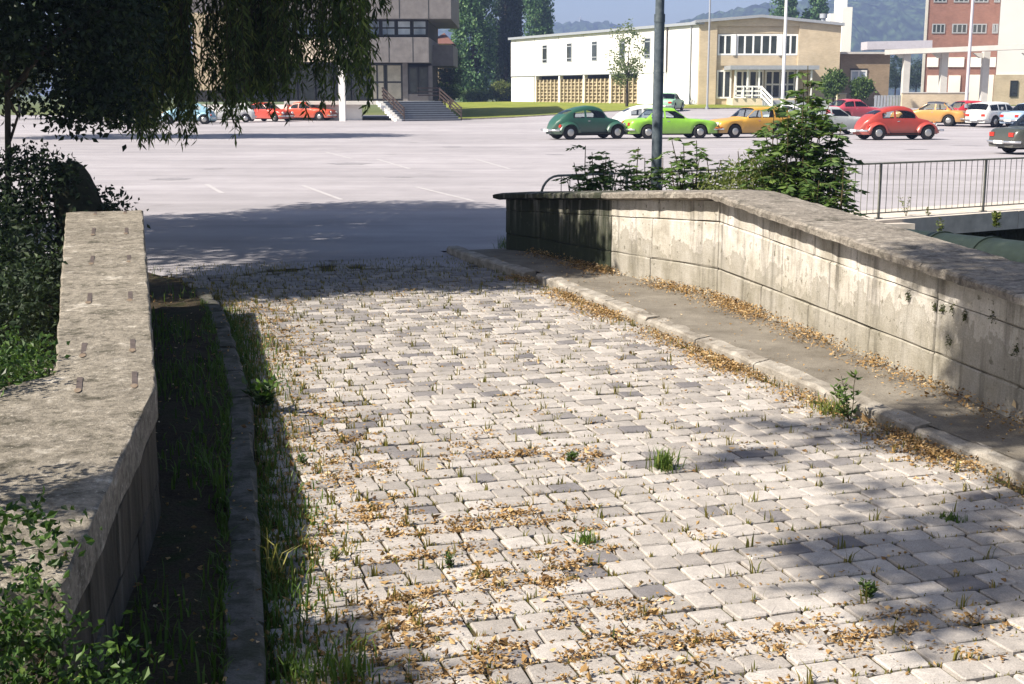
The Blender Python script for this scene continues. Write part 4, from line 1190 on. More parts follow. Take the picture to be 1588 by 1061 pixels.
poplar(1211, 230, 120, -45, 40, "poplar behind the hall's gable, beside the flagpole", 74, n=460, per=22, leaf=0.52)
poplar(1260, 230, 120, -25, 34, "poplar behind the hall's gable, next to the white chimney tower", 75, n=440, per=22, leaf=0.52)
def far_tree(px, Y, y_base, y_top, wpx, label, seed, group="trees behind the lot", mat="fartree", n=150, per=26, leaf=None, cat="tree", name="deciduous_tree"):
    b = at(px, y_base, Y); t = at(px, y_top, Y); h = t.z - b.z; r = wpx / 2 / F_PX * Y
    tree_ = tree(name, (b.x, b.y, b.z), ([(b.x, b.y, b.z - 0.5), (b.x, b.y, b.z + h * 0.35), (b.x + 0.1, b.y, b.z + h * 0.7)], [0.05 * h ** 0.5 + 0.02, 0.04 * h ** 0.5, 0.02]),
         [((b.x, b.y, b.z + h * 0.3), (b.x + r * 0.5, b.y, b.z + h * 0.65), 0.03 * h ** 0.5, 0.015), ((b.x, b.y, b.z + h * 0.3), (b.x - r * 0.5, b.y, b.z + h * 0.7), 0.03 * h ** 0.5, 0.015)],
         [((b.x, b.y, b.z + h * 0.62), (r, r * 0.7, h * 0.40), n), ((b.x - r * 0.2, b.y, b.z + h * 0.4), (r * 0.7, r * 0.6, h * 0.25), n // 3)], per, 0.10 * r + 0.05, leaf or (0.06 * r + 0.10), M[mat], label, seed, 0.6, group)
    if cat != "tree": tree_["category"] = cat
for i, (px, Y, yb, yt, w, lab) in enumerate(((698, 122, 158, 74, 40, "dull green tree seen between the grey building and the broad poplar"),
        (655, 125, 158, 96, 40, "dull green tree half hidden behind the grey building's entrance"),
        (1388, 210, 148, 88, 30, "dark tree seen behind the first gallery column"), (1420, 215, 148, 92, 36, "dark tree left of the red brick building, under the gallery"))):
    far_tree(px, Y, yb, yt, w, lab, 80 + i)
far_tree(972, 116, 164, 36, 58, "young pale-leaved tree on the lawn in front of the hall's white side", 90, None, "youngleaf", 90, 16, 0.22)
for i, (px, Y, yb, yt, w, lab, mt) in enumerate(((690, 118, 160, 133, 50, "light green bush beside the entrance steps' right rail", "shrub"), (778, 160, 157, 127, 34, "bright green bush at the foot of the dark poplar", "paleshrub"),
        (745, 160, 157, 142, 60, "low green bush at the foot of the broad poplar", "shrub"), (1335, 112, 160, 122, 32, "bright green bush in front of the low brick building", "shrub"), (1292, 112, 160, 108, 36, "brownish green bush at the hall's right corner", "shrub"))):
    far_tree(px, Y, yb, yt, w, lab, 95 + i, None, mt, 110, 22, 0.24, "bush", "round_bush")

for i, (px, Y, yb, yt, w, lab, mt) in enumerate(((30, 106, 166, 70, 120, "sunlit yellowish tree at the far left edge of the lot, seen through the dark leaves", "paleshrub"), (135, 108, 166, 60, 110, "second sunlit yellowish tree beyond the lot, left of the light blue car", "paleshrub"), (222, 112, 164, 80, 70, "sunlit bush beyond the lot, nearest the light blue car", "shrub"))):
    far_tree(px, Y, yb, yt, w, lab, 110 + i, None, mt, 150, 24, 0.34)
# ------------------------------------------------------------------ fallen leaves and grass on the road
def ground_z(s, w):
    if w < lim(KL, s) - 0.02: return 0.10 if s < 13 else 0.04
    if w > lim(KR, s) + 0.02: return 0.103 if s < 15.5 else 0.03
    return 0.004
def build_litter():
    rng = np.random.default_rng(33)
    pts = []
    def add(s, w, n, spread, heap=0.0):
        for _ in range(n):
            a, b = s + rng.normal(0, spread), w + rng.normal(0, spread * 1.4)
            pts.append((a, b, ground_z(a, b) + rng.uniform(0, 1) ** 2 * heap))
    # gutter along the right kerb
    for s in np.arange(3.2, 13.9, 0.02):
        k = lim(KR, s)
        dens = (1.0 + 0.6 * math.sin(s * 2.3) + 0.5 * math.sin(s * 5.1 + 1)) * (0.45 if s < 5.8 else 1.0)
        for _ in range(rng.poisson(max(0.1, 19 * dens))):
            o = abs(rng.normal(0, 0.13)) + 0.01
            w = k - o
            pts.append((s + rng.uniform(0, .02), w, 0.008 + 0.05 * rng.random() * max(0, 1 - o / 0.25)))
        for _ in range(rng.poisson(0.3)):
            w = k + rng.uniform(0.0, 0.5); pts.append((s, w, 0.104))
    # foot of the right parapet
    for s in np.arange(6.0, 15.3, 0.02):
        k = lim(WR, s)
        dens = (0.9 + 0.5 * math.sin(s * 1.7 + 2) + 0.4 * math.sin(s * 4.3)) * (1.0 if 8.0 < s < 14.2 else 0.3)
        for _ in range(rng.poisson(max(0.05, 21 * dens))):
            o = abs(rng.normal(0, 0.12)) + 0.01
            pts.append((s, k - o, 0.106 + 0.07 * rng.random() * max(0, 1 - o / 0.2)))
        for _ in range(rng.poisson(0.25)): pts.append((s, k - rng.uniform(0, 0.9), 0.106))
    # left edge of the road
    for s in np.arange(3.2, 13.0, 0.02):
        k = lim(KL, s)
        for _ in range(rng.poisson(8.0 + 4.0 * math.sin(s * 1.9))):
            o = abs(rng.normal(0.34, 0.20)); pts.append((s, k + o, 0.006 + rng.random() * 0.012))
        for _ in range(rng.poisson(1.0)): pts.append((s, k - rng.uniform(0.0, 0.75), 0.125))
    # heaps on the setts
    heaps = [(620, 800, .20, 260), (590, 840, .2, 170), (660, 850, .16, 120), (560, 790, .15, 90), (760, 800, .18, 170), (850, 800, .15, 120), (905, 810, .10, 50), (690, 915, .22, 300), (760, 895, .16, 170), (860, 880, .16, 210), (910, 870, .12, 90),
             (640, 960, .18, 170), (720, 990, .22, 300), (820, 940, .18, 210), (900, 970, .16, 160), (980, 925, .10, 60), (940, 1010, .18, 170), (1010, 1020, .16, 130), (700, 1050, .18, 210), (860, 1050, .16, 120), (1100, 1000, .14, 80), (1120, 1040, .14, 70), (1090, 825, .05, 22),
             (770, 705, .14, 90), (840, 715, .16, 130), (900, 712, .14, 90), (720, 690, .10, 40), (560, 720, .12, 60), (500, 690, .14, 80), (520, 660, .12, 70), (480, 640, .10, 60), (540, 740, .12, 60), (460, 560, .10, 60), (1300, 975, .14, 110), (1380, 965, .14, 110), (1250, 985, .1, 50), (1450, 960, .12, 70), (1500, 1000, .12, 50),
             (770, 520, .05, 18), (810, 612, .06, 24), (850, 635, .06, 22), (1020, 1050, .14, 90), (690, 655, .05, 16), (740, 672, .06, 26), (1140, 695, .05, 12), (480, 470, .12, 40), (620, 455, .14, 26), (430, 480, .10, 90), (410, 500, .08, 80), (1100, 905, .04, 10)]
    for px, py, r, n in heaps:
        g = gz(px, py); s, w = sw(g.x, g.y)
        # a heap is a handful of knots of leaves that settle in and along the joints
        near = [st for st in STONES if abs(st[0] - s) < r * 1.7 and abs(st[1] - w) < r * 2.6]
        if not near: continue
        kn = []
        for _ in range(max(5, n // 26)):
            st = near[rng.integers(len(near))]
            if rng.random() < 0.75: kn.append((st[0] - st[3] / 2, st[1] + rng.uniform(-.5, .5) * st[2]))
            else: kn.append((st[0] + rng.uniform(-.5, .5) * st[3], st[1] - st[2] / 2))
        for _ in range(int(n * 2.5)):
            q = kn[rng.integers(len(kn))]; sp = 0.030
            a = q[0] + rng.normal(0, sp); b = q[1] + rng.normal(0, sp * 1.9)
            if ((a - s) / (r * 1.5)) ** 2 + ((b - w) / (r * 2.4)) ** 2 > 1 and rng.random() < 0.8: continue
            pts.append((a, b, 0.004 + 0.024 * rng.random() ** 2))
    # strewn along the joints
    jn = [st for st in STONES if st[0] < 14]
    for _ in range(1500):
        st = jn[rng.integers(len(jn))]
        lw = (st[1] - lim(KL, st[0])) / 3.6
        if rng.random() > 0.25 + 0.75 * (1 - lw) * (1 if st[0] < 8.5 else 0.5): continue
        for _ in range(rng.integers(1, 7)):
            pts.append((st[0] - st[3] / 2 + rng.normal(0, 0.015), st[1] + rng.uniform(-.5, .5) * st[2], 0.003 + rng.random() * 0.008))
    P = np.array([(*xy(s, w), z) for s, w, z in pts]); n = len(P)
    axis = np.concatenate([rng.normal(0, 1, (n, 2)), rng.normal(0, 0.35, (n, 1))], 1)
    o = leaves("fallen_leaves", P, (0.019 * rng.lognormal(0, 0.34, n)), M["litter"], None, axis, 0.62, rng.beta(1.5, 1.6, n), rng, 0.16, 0.55)
    tag(o, kind='stuff')
    print("litter", n)
build_litter()

def blades(name, roots, heights, mat, rng, spread=0.35, width=0.0045, tone=None, parent=None):
    """curved grass blades, two quads each"""
    P = np.asarray(roots, float); n = len(P); H = np.asarray(heights, float)[:, None]
    a = rng.uniform(0, 6.283, n); d = np.stack([np.cos(a), np.sin(a), np.zeros(n)], 1)
    sd = np.stack([-np.sin(a), np.cos(a), np.zeros(n)], 1) * width
    lean = np.abs(rng.normal(0, spread, n))[:, None]
    mid = P + np.array([0, 0, 1.0]) * H * 0.6 + d * H * lean * 0.35
    tip = P + np.array([0, 0, 1.0]) * H * (1 - 0.25 * lean) + d * H * lean
    V = np.stack([P - sd, P + sd, mid + sd * 0.8, mid - sd * 0.8, tip + sd * 0.15, tip - sd * 0.15], 1).reshape(-1, 3)
    b = np.arange(n)[:, None] * 6
    Q = np.concatenate([b + np.array([[0, 1, 2, 3]]), b + np.array([[3, 2, 4, 5]])], 1).reshape(-1, 4)
    t = rng.beta(1.8, 1.8, n) if tone is None else tone
    return np_mesh(name, V, Q, mat, parent, np.repeat(t, 2))

def build_joint_grass():
    rng = np.random.default_rng(35)
    Rt, H = [], []
    for st in STONES:
        s, w, l, d = st[:4]
        if s > 14.5: continue
        near_left = (w - lim(KL, s)) < 0.9
        if rng.random() > (0.75 if near_left else 0.42): continue
        n = rng.integers(2, 9) + (3 if near_left else 0); hh = rng.uniform(0.012, 0.07)
        cx, cy = s - d / 2 - 0.005, w - l / 2 - 0.005
        if rng.random() < 0.3: cy = w + rng.uniform(-.5, .5) * l
        for _ in range(n):
            Rt.append((*xy(cx + rng.normal(0, .008), cy + rng.normal(0, .012)), -0.02)); H.append(hh * rng.uniform(0.5, 1.2) + 0.02)
    # moss-like short growth along joints
    for _ in range(7500):
        st = STONES[rng.integers(len(STONES))]; s, w, l, d = st[:4]
        if s > 14: continue
        if rng.random() > 0.9 - 0.12 * (w - lim(KL, s)): continue
        for _ in range(3):
            Rt.append((*xy(s - d / 2 + rng.normal(0, .006), w + rng.uniform(-.5, .5) * l), -0.02)); H.append(rng.uniform(0.016, 0.034))
    # denser strips of grass at both edges of the road
    for s in np.arange(3.2, 14.0, 0.012):
        k = lim(KL, s)
        for _ in range(rng.poisson(3.0)):
            o = abs(rng.normal(0.10, 0.16)); Rt.append((*xy(s, k + o), -0.02)); H.append(rng.uniform(0.02, 0.085))
        for _ in range(rng.poisson(0.5)): Rt.append((*xy(s, lim(KR, s) - abs(rng.normal(0, .12))), -0.02)); H.append(rng.uniform(0.03, 0.09))
    for _ in range(2600):     # shaded weeds at the far end of the setts
        s = rng.uniform(12.8, 16.0); w = rng.uniform(lim(KL, s), lim(KR, s)); Rt.append((*xy(s, w), -0.02)); H.append(rng.uniform(0.025, 0.06))
    tag(blades("joint_grass", Rt, H, M["joint_grass"], rng, 0.35, 0.0040), kind='stuff')
    # left walk: shaded grass and weeds
    Rt, H = [], []
    for _ in range(3200):
        s = rng.uniform(2.5, 15.5); l = lim(KL, s) - 0.15
        r = lim(WL, s) if s < 12.0 else l - 1.6
        w = rng.uniform(r, l); x, y = xy(s, w)
        if math.sin(x * 5 + y * 2.2) + math.sin(y * 3.1) + rng.normal(0, .6) < 0.2: continue
        Rt.append((x, y, 0.03 + 0.06 * smooth01((15.5 - s) / 3))); H.append(rng.uniform(0.03, 0.13))
    for s in np.arange(3.6, 12.5, 0.010):       # rank grass in the gutter below the left kerb and over its back edge
        k = lim(KL, s); x, y = xy(s, 0)
        a = 0.5 + 0.5 * math.sin(s * 1.3 + 0.6)
        for _ in range(rng.poisson(1.0 + 3.2 * a)):
            o = abs(rng.normal(0.02, 0.13)); Rt.append((*xy(s, k + o), -0.02)); H.append(rng.uniform(0.03, 0.11))
        for _ in range(rng.poisson(1.6)):
            Rt.append((*xy(s, k - 0.12 - abs(rng.normal(0, 0.04))), 0.07)); H.append(rng.uniform(0.03, 0.09))
    tag(blades("verge_grass", Rt, H, M["blade"], rng, 0.5, 0.005, rng.uniform(0, 0.55, len(Rt))), kind='stuff')
build_joint_grass()

def tuft(px, py, n, h, r, label, seed, mat="blade", z=0.0, name="grass_tuft", tone=(0.0, 0.8), spread=0.55):
    rng = np.random.default_rng(seed); g = gz(px, py, z)
    Rt = np.stack([g.x + rng.normal(0, r, n), g.y + rng.normal(0, r, n), np.full(n, z - 0.02)], 1)
    root = empty(name, (g.x, g.y, z), 0, label, "grass tuft")
    o = blades("blades", Rt - np.array([g.x, g.y, z]), rng.uniform(0.45, 1.15, n) * h, M[mat], rng, spread, 0.004, rng.uniform(*tone, n), root)
    tag(o, kind="stuff")
tuft(1030, 727, 170, 0.14, 0.038, "thick green grass tuft standing alone between the setts", 1)
tuft(1474, 806, 90, 0.06, 0.03, "short dark grass tuft between shaded setts at the right", 2, tone=(0, .45))
tuft(530, 1050, 120, 0.15, 0.07, "tall fresh grass tuft at the bottom left of the road", 3, tone=(0.1, .7))
tuft(466, 1045, 60, 0.10, 0.06, "shaded grass tuft beside the near end of the left kerb", 4, tone=(0, .5))
tuft(1290, 640, 120, 0.13, 0.06, "yellowish grass tuft in the gutter left of the upright weed at the right kerb", 5, tone=(0.4, 1))
tuft(452, 800, 150, 0.07, 0.09, "green grass tuft at the foot of the left kerb, edge of the shadow", 6, tone=(0.1, .7))
tuft(910, 842, 70, 0.08, 0.03, "small green tuft among the fallen leaves in the road's middle", 7)
tuft(428, 880, 9, 0.22, 0.02, "dry straw-coloured grass stalks leaning over the left kerb", 8, tone=(0.92, 1.0), spread=0.8, z=0.08)
tuft(795, 385, 160, 0.22, 0.10, "weedy grass tuft at the foot of the right parapet's far end", 9, tone=(0, .6))

def weed(px, py, z, h, nl, leaf, label, seed, mat="ivy", stems=3):
    rng = np.random.default_rng(seed); g = gz(px, py, z)
    root = empty("weed_plant", tuple(g), 0, label, "weed")
    P, A = [], []
    for k in range(stems):
        e = Vector((rng.normal(0, .25 * h), rng.normal(0, .25 * h), h * rng.uniform(.6, 1.1)))
        pts = bend((0, 0, -0.02), tuple(e), 0.0, 5, 0.006, rng)
        limb_mesh("stem", [(pts, np.linspace(.004, .002, 5))], M["twig"], root, 4)
        for i in range(nl):
            t = rng.uniform(.1, 1); q = Vector((0, 0, -.02)).lerp(e, t); P.append(tuple(q)); a = rng.uniform(0, 6.28); A.append((math.cos(a), math.sin(a), rng.uniform(0, .9)))
    leaves("foliage", np.array(P), leaf, M[mat], root, np.array(A), 0.4, None, rng, 0.1, 0.5)
weed(408, 628, 0.05, 0.22, 22, 0.085, "bright broad-leaved weed growing at the left kerb where the shadow ends", 1, "ivy", 4)
weed(1318, 650, 0.02, 0.30, 26, 0.060, "upright dark weed with narrow leaves growing in the right gutter", 2, "shrub", 4)
weed(885, 715, 0.0, 0.06, 30, 0.030, "flat green weed spreading in a joint left of the grass tuft", 3, "shrub", 5)
weed(1345, 925, 0.0, 0.07, 26, 0.030, "flat dark weed in the shaded joints at the right", 4, "shrub", 6)
weed(1405, 335, 0.03, 0.34, 9, 0.06, "thin yellowish weed on the creek slab left of the middle railing post", 6, "paleshrub", 4)
weed(1545, 352, -0.05, 0.22, 26, 0.085, "leafy weed hanging over the creek slab above the pipe", 7, "paleshrub", 5)
weed(1460, 362, -0.1, 0.25, 14, 0.06, "small pale weed on the creek slab's face near the pipe", 8, "paleshrub", 4)
weed(1440, 335, 0.03, 0.16, 10, 0.05, "low weed between the bars of the creek railing", 9, "paleshrub", 4)

for i, (px, py, lab) in enumerate(((470, 720, "low green weed at the sunny edge of the left kerb's shadow"), (520, 870, "little weed among leaves near the road's left edge"), (700, 880, "small weed standing in the thickest heap of fallen leaves"))):
    weed(px, py, 0.0, 0.06, 20, 0.022, lab, 40 + i, ("shrub", "paleshrub", "ivy")[i % 3], 5)

def wall_moss():
    """cushions of moss in the joints of the right parapet"""
    rng = np.random.default_rng(77); root = bpy.data.objects["parapet_wall"]
    inv = Matrix.Translation(-Vector(root.location))
    for px, py, Y, n in ((1409, 460, 8.95, 60), (1449, 475, 8.62, 60), (1461, 479, 8.5, 70), (1475, 478, 8.4, 40), (1497, 490, 8.2, 80), (1472, 528, 8.55, 50), (1575, 545, 7.65, 50), (1540, 490, 7.95, 30)):
        c = at(px, py, Y)
        # slide along the line of sight onto the face of the wall
        best = min((abs(lim(WR, sw(p.x, p.y)[0]) - 0.015 - sw(p.x, p.y)[1]), k) for k in range(-80, 81) for p in (at(px, py, Y + k * 0.02),))
        c = at(px, py, Y + best[1] * 0.02)
        P = np.array(c) + rng.normal(0, 1, (n, 3)) * np.array([0.008, 0.013, 0.017])
        o = leaves("moss_cushion", P, 0.016, M["moss"], root, None, 0.6, None, rng); o.matrix_parent_inverse = inv
wall_moss()
# ------------------------------------------------------------------ cars
KINDS = {
 "sedan": dict(L=4.25, W=1.66, belt=0.90, prof=[(-2.125, .50), (-2.10, .78), (-1.95, .88), (-1.38, .92), (-0.92, 1.36), (-0.45, 1.41), (0.05, 1.39), (0.62, .95), (0.75, .92), (1.5, .87), (2.0, .80), (2.10, .70), (2.125, .50)],
               spans=[(-1.10, -0.50), (-0.42, 0.48)], front=(0.08, 0.60), rear=(-1.36, -0.94), wb=2.50, roof=(-0.92, 0.06), wr=0.31),
 "estate": dict(L=4.10, W=1.62, belt=0.90, prof=[(-2.05, .50), (-2.03, .88), (-1.98, .95), (-1.72, 1.36), (-1.0, 1.42), (-0.3, 1.43), (0.10, 1.40), (0.62, .95), (0.75, .92), (1.5, .86), (1.95, .79), (2.03, .70), (2.05, .50)],
               spans=[(-1.66, -1.00), (-0.92, -0.28), (-0.20, 0.50)], front=(0.12, 0.60), rear=(-1.96, -1.74), wb=2.45, roof=(-1.72, 0.10), wr=0.31),
 "hatch": dict(L=3.65, W=1.56, belt=0.88, prof=[(-1.82, .48), (-1.80, .80), (-1.74, .92), (-1.15, 1.34), (-0.7, 1.39), (-0.05, 1.37), (0.52, .93), (0.65, .90), (1.3, .84), (1.70, .76), (1.80, .66), (1.82, .48)],
               spans=[(-1.30, -0.62), (-0.54, 0.40)], front=(-0.03, 0.50), rear=(-1.70, -1.17), wb=2.35, roof=(-1.15, -0.05), wr=0.29),
 "beetle": dict(L=3.95, W=1.24, belt=0.93, prof=[(-1.93, .42), (-1.90, .58), (-1.75, .82), (-1.50, 1.03), (-1.2, 1.21), (-0.85, 1.36), (-0.5, 1.45), (-0.1, 1.50), (0.2, 1.48), (0.42, 1.41), (0.50, 1.36), (0.80, .99), (0.95, .95), (1.3, .88), (1.6, .74), (1.80, .55), (1.86, .42)],
               spans=[(-0.98, -0.42), (-0.32, 0.62)], front=(0.50, 0.79), rear=(-1.32, -0.98), wb=2.40, roof=(-0.9, 0.45), wr=0.32),
}
def car(kind, px, py, deg, pnt, label, roof=None, dy=0.0):
    k = KINDS[kind]; g = gz(px, py); g.z = lot_h(g.x, g.y)
    if g.z > 0.001:
        for _ in range(6): g = gz(px, py, lot_h(g.x, g.y)); g.z = lot_h(g.x, g.y)
    root = empty("parked_car", tuple(g), R(deg), label, "car", "cars parked on the lot")
    bt = kind == "beetle"
    L, W2, belt, H = k["L"], k["W"] / 2, k["belt"], max(z for _, z in k["prof"])
    ax = (k["wb"] / 2, -k["wb"] / 2); wr = k["wr"]; ra = wr + 0.065
    X = set(np.round(np.arange(-L / 2 + 0.02, L / 2 - 0.01, 0.075), 4)) | {p[0] for p in k["prof"]}
    for a, b in k["spans"] + [k["front"], k["rear"]]: X |= {a, b}
    X = sorted(X); X = [x for i, x in enumerate(X) if i == 0 or x - X[i - 1] > 0.012]
    pxs, pzs = zip(*k["prof"])
    def half(x):
        zt = float(np.interp(x, pxs, pzs))
        e = max(0.0, (abs(x) - (L / 2 - (0.9 if bt else 0.45))) / (0.9 if bt else 0.45))
        w = W2 * (1 - (0.62 if bt else 0.16) * e ** (2.0 if bt else 2.6))
        zb = 0.24
        if not bt:
            for a in ax:
                if abs(x - a) < ra: zb = max(zb, wr + math.sqrt(ra * ra - (x - a) ** 2))
        gg = max(0.0, min(1.0, (zt - belt) / (H - belt)))
        zs = min(belt, zt - 0.05); zb = min(zb, zs - 0.03)
        wtop = w * (0.90 * (1 - gg) + (0.80 if bt else 0.76) * gg)
        pts = [(w * 0.95, zb), (w, zb + (zs - zb) * 0.35), (w * 1.0, zb + (zs - zb) * 0.75), (w * 0.97, zs)]
        zc = zt - (0.03 + (0.10 if bt else 0.05) * gg)
        for f in (0.07, 0.45, 0.86, 1.0):
            pts.append((w * 0.965 + (wtop - w * 0.965) * f ** 1.2, zs + (zc - zs) * f))
        pts += [(wtop * 0.90, zt - 0.012 - 0.02 * gg), (wtop * 0.5, zt), (0, zt + 0.008)]
        return pts, gg
    rings = []
    for x in X:
        h, gg = half(x); n = len(h)
        rings.append(([(x, -y, z) for y, z in h] + [(x, y, z) for y, z in reversed(h[:-1])], gg))
    K = 2 * n - 1
    body, rf = MB(), MB()
    panes = {}
    V = [p for r, _ in rings for p in r]
    for mb in (body, rf): mb.v = list(V)
    for i in range(len(X) - 1):
        xm = (X[i] + X[i + 1]) / 2; ga = (rings[i][1] + rings[i + 1][1]) / 2; gmin = min(rings[i][1], rings[i + 1][1])
        for j in range(K - 1):
            q = (i * K + j, (i + 1) * K + j, (i + 1) * K + j + 1, i * K + j + 1)
            jj = j if j < n - 1 else K - 2 - j          # band counted from the sill
            key = None
            if jj in (4, 5) and gmin > 0.10:
                for si, (a, b) in enumerate(k["spans"]):
                    if a < xm < b: key = ("side_window", j < n - 1, si)
            if jj in (7, 8, 9):
                if k["front"][0] < xm < k["front"][1] and 0.05 < ga and not (bt and jj == 7): key = ("windscreen",)
                if k["rear"][0] < xm < k["rear"][1] and not (bt and jj in (7,)): key = ("rear_window",)
            if key: panes.setdefault(key, []).append(q)
            elif jj >= 6 and k["roof"][0] < xm < k["roof"][1] and roof: rf.f.append(q); rf.s.append(True)
            else: body.f.append(q); body.s.append(True)
    for i in (0, len(X) - 1):
        body.f.append(tuple(i * K + j for j in range(K))); body.s.append(False)
    body.build("body", pnt, root)
    if roof: rf.build("roof", roof, root)
    for key, qs in panes.items():
        mb = MB(); idx = {}
        for q in qs:
            f = []
            for a in q:
                if a not in idx: idx[a] = len(mb.v); mb.v.append(V[a])
                f.append(idx[a])
            mb.f.append(tuple(f)); mb.s.append(True)
        mb.build(key[0], M["car_glass"], root)
    m = MB(); m.box(k["spans"][0][0] - 0.1, k["front"][1] - 0.12, -W2 * 0.88, W2 * 0.88, 0.3, belt - 0.16)
    for x in (-0.62, 0.02):
        for s in (-1, 1): m.box(x - 0.08, x + 0.08, s * W2 * 0.45 - 0.2, s * W2 * 0.45 + 0.2, 0.5, belt + 0.06)
    m.build("interior", M["seat"], root)
    m = MB(); m.box(-L / 2 + 0.25, L / 2 - 0.25, -W2 * 0.62, W2 * 0.62, 0.17, 0.42); m.build("underbody", M["under"], root)
    WO = 0.76 if bt else W2 - 0.01
    tm = hm = None
    for a in ax:
        for s in (-1, 1):
            if tm is None:
                m = MB(); m.tube([(0, -0.085, 0), (0, -0.075, 0), (0, 0.075, 0), (0, 0.085, 0)], [wr * 0.86, wr, wr, wr * 0.86], 20); t = m.build("wheel", M["tyre"], root); tm = t.data
                m = MB(); m.tube([(0, -0.01, 0), (0, 0.012, 0), (0, 0.022, 0)], [wr * 0.54, wr * 0.50, wr * 0.22], 16); h = m.build("hubcap", M["hub"], t); hm = h.data
            else:
                t = link("wheel", tm, root); h = link("hubcap", hm, t)
            t.location = (a, s * (WO - 0.085), wr); h.location = (0, s * 0.086, 0)
            if s < 0: h.rotation_euler = (0, 0, math.pi)
    if bt:
        for a in ax:
            for s in (-1, 1):
                m = MB(); st = np.linspace(-0.52, 0.52, 17); n2 = 6
                for dx in st:
                    zt = 0.36 + 0.44 * math.sqrt(max(0, 1 - (dx / 0.535) ** 2)); zb = 0.30
                    if abs(dx) < 0.375: zb = max(zb, 0.32 + math.sqrt(0.375 ** 2 - dx * dx))
                    zz = [zt, zt, max(zb, zt - 0.05), max(zb, zt - 0.14), zb, zb]
                    for y, z in zip((0.42, 0.60, 0.715, 0.775, 0.78, 0.76), zz): m.v.append((a + dx, s * y, z))
                for i in range(16):
                    for j in range(n2 - 1):
                        m.f.append((i * n2 + j, (i + 1) * n2 + j, (i + 1) * n2 + j + 1, i * n2 + j + 1)); m.s.append(True)
                m.build("mudguard", pnt, root)
        for s in (-1, 1):
            m = MB(); m.box(-0.80, 0.80, min(s * .56, s * .75), max(s * .56, s * .75), 0.26, 0.305); m.build("running_board", M["under"], root)
    zl = 0.66; xe = L / 2
    for s in (-1, 1):
        m = MB(); c = (1.62, s * 0.60, 0.64) if bt else (xe - 0.02, s * W2 * 0.66, 0.64)
        m.disc(c, (1, 0, 0.25 if bt else 0), 0.095, 12, 0.06); m.build("headlight", M["lamp"], root)
        m = MB()
        if bt: m.disc((-1.66, s * 0.62, 0.60), (-1, s * 0.3, 0.3), 0.075, 10, 0.07)
        else: m.box(-xe - 0.012, -xe + 0.05, s * W2 * 0.66 - 0.13, s * W2 * 0.66 + 0.13, 0.60, 0.74)
        m.build("tail_light", M["redlamp"], root)
        m = MB(); m.box(xe - 0.14, xe + 0.005, s * W2 * 0.9 - 0.05, s * W2 * 0.9 + 0.05, 0.46, 0.53) if not bt else m.box(1.48, 1.56, s * 0.66 - 0.04, s * 0.66 + 0.04, 0.76, 0.81)
        m.build("indicator", M["amber"], root)
    for s in (-1, 1):
        bw = 0.72 if bt else W2 * 0.94; o = 0.06
        m = MB(); m.tube([(s * (xe - 0.22), -bw - 0.02, .42), (s * (xe + o - 0.05), -bw * 0.93, .42), (s * (xe + o), -bw * 0.6, .42), (s * (xe + o), bw * 0.6, .42), (s * (xe + o - 0.05), bw * 0.93, .42), (s * (xe - 0.22), bw + 0.02, .42)], 0.05, 6); m.build("bumper", M["chrome"], root)
        m = MB(); m.box(min(s * (xe + .065), s * (xe + .125)), max(s * (xe + .065), s * (xe + .125)), -0.25, 0.25, 0.36, 0.47); m.build("number_plate", M["plate"], root)
    for s in (-1, 1):
        for xh in (k["spans"][-1][0] + 0.12,):
            m = MB(); y = s * (W2 * 0.985 + 0.012); m.box(xh - 0.06, xh + 0.06, min(y, y - s * .03), max(y, y - s * .03), belt - 0.12, belt - 0.09); m.build("door_handle", M["chrome"], root)
    return root

car("beetle", 910, 215.5, 24, paint("dark_green_paint", (0.008, 0.075, 0.045)), "dark green rounded beetle-shaped car, leftmost of the row by the creek")
car("beetle", 1003, 208, 8, paint("white_car_paint", (0.72, 0.72, 0.70)), "white rounded car half hidden behind the lime green car")
car("sedan", 1037, 214.5, 12, paint("lime_paint", (0.24, 0.52, 0.035)), "lime green saloon car behind the lamp post")
car("sedan", 1037, 186, 70, paint("mint_paint", (0.26, 0.50, 0.32)), "small pale mint car far behind the lime green car")
car("estate", 1160, 213, 203, paint("yellow_paint", (0.62, 0.33, 0.035)), "orange yellow estate car facing left, partly behind the shrubs")
car("sedan", 1243, 203, 12, paint("white_car_paint", (0.72, 0.72, 0.70)), "white saloon car mostly hidden behind the tallest shrub")
car("sedan", 1290, 208.5, 14, paint("silver_paint", (0.40, 0.42, 0.42)), "silver grey saloon car directly left of the red beetle-shaped car")
car("hatch", 1326, 193, 20, paint("rose_paint", (0.50, 0.06, 0.09)), "rose red hatchback behind the silver grey car")
car("beetle", 1388, 216.5, 12, paint("red_paint", (0.36, 0.034, 0.02)), "bright red rounded beetle-shaped car in front of the tan wall")
car("sedan", 1440, 197, 152, paint("orange_paint", (0.50, 0.25, 0.05)), "orange saloon car with a dark roof seen from its tail", roof=paint("dark_roof", (0.03, 0.035, 0.05)))
car("hatch", 1512, 195, 15, paint("crimson_paint", (0.48, 0.02, 0.035)), "crimson car left of the white estate car, mostly hidden behind it")
car("estate", 1546, 198, 33, paint("white_car_paint", (0.72, 0.72, 0.70)), "white estate car in the second row at the right edge")
car("sedan", 1606, 199, 25, paint("pale_blue_paint", (0.30, 0.42, 0.58)), "pale blue saloon car at the right edge, behind the white estate car")
car("sedan", 1634, 238, 14, paint("olive_grey_paint", (0.035, 0.042, 0.032)), "dark olive grey saloon car at the right edge, its tail light showing")
car("beetle", 291, 192.5, 186, paint("light_blue_paint", (0.30, 0.52, 0.62)), "light blue rounded beetle-shaped car below the hanging willow strands")
car("hatch", 356, 190, 190, paint("white_car_paint", (0.72, 0.72, 0.70)), "small white car below the willow strands, right of the light blue car")
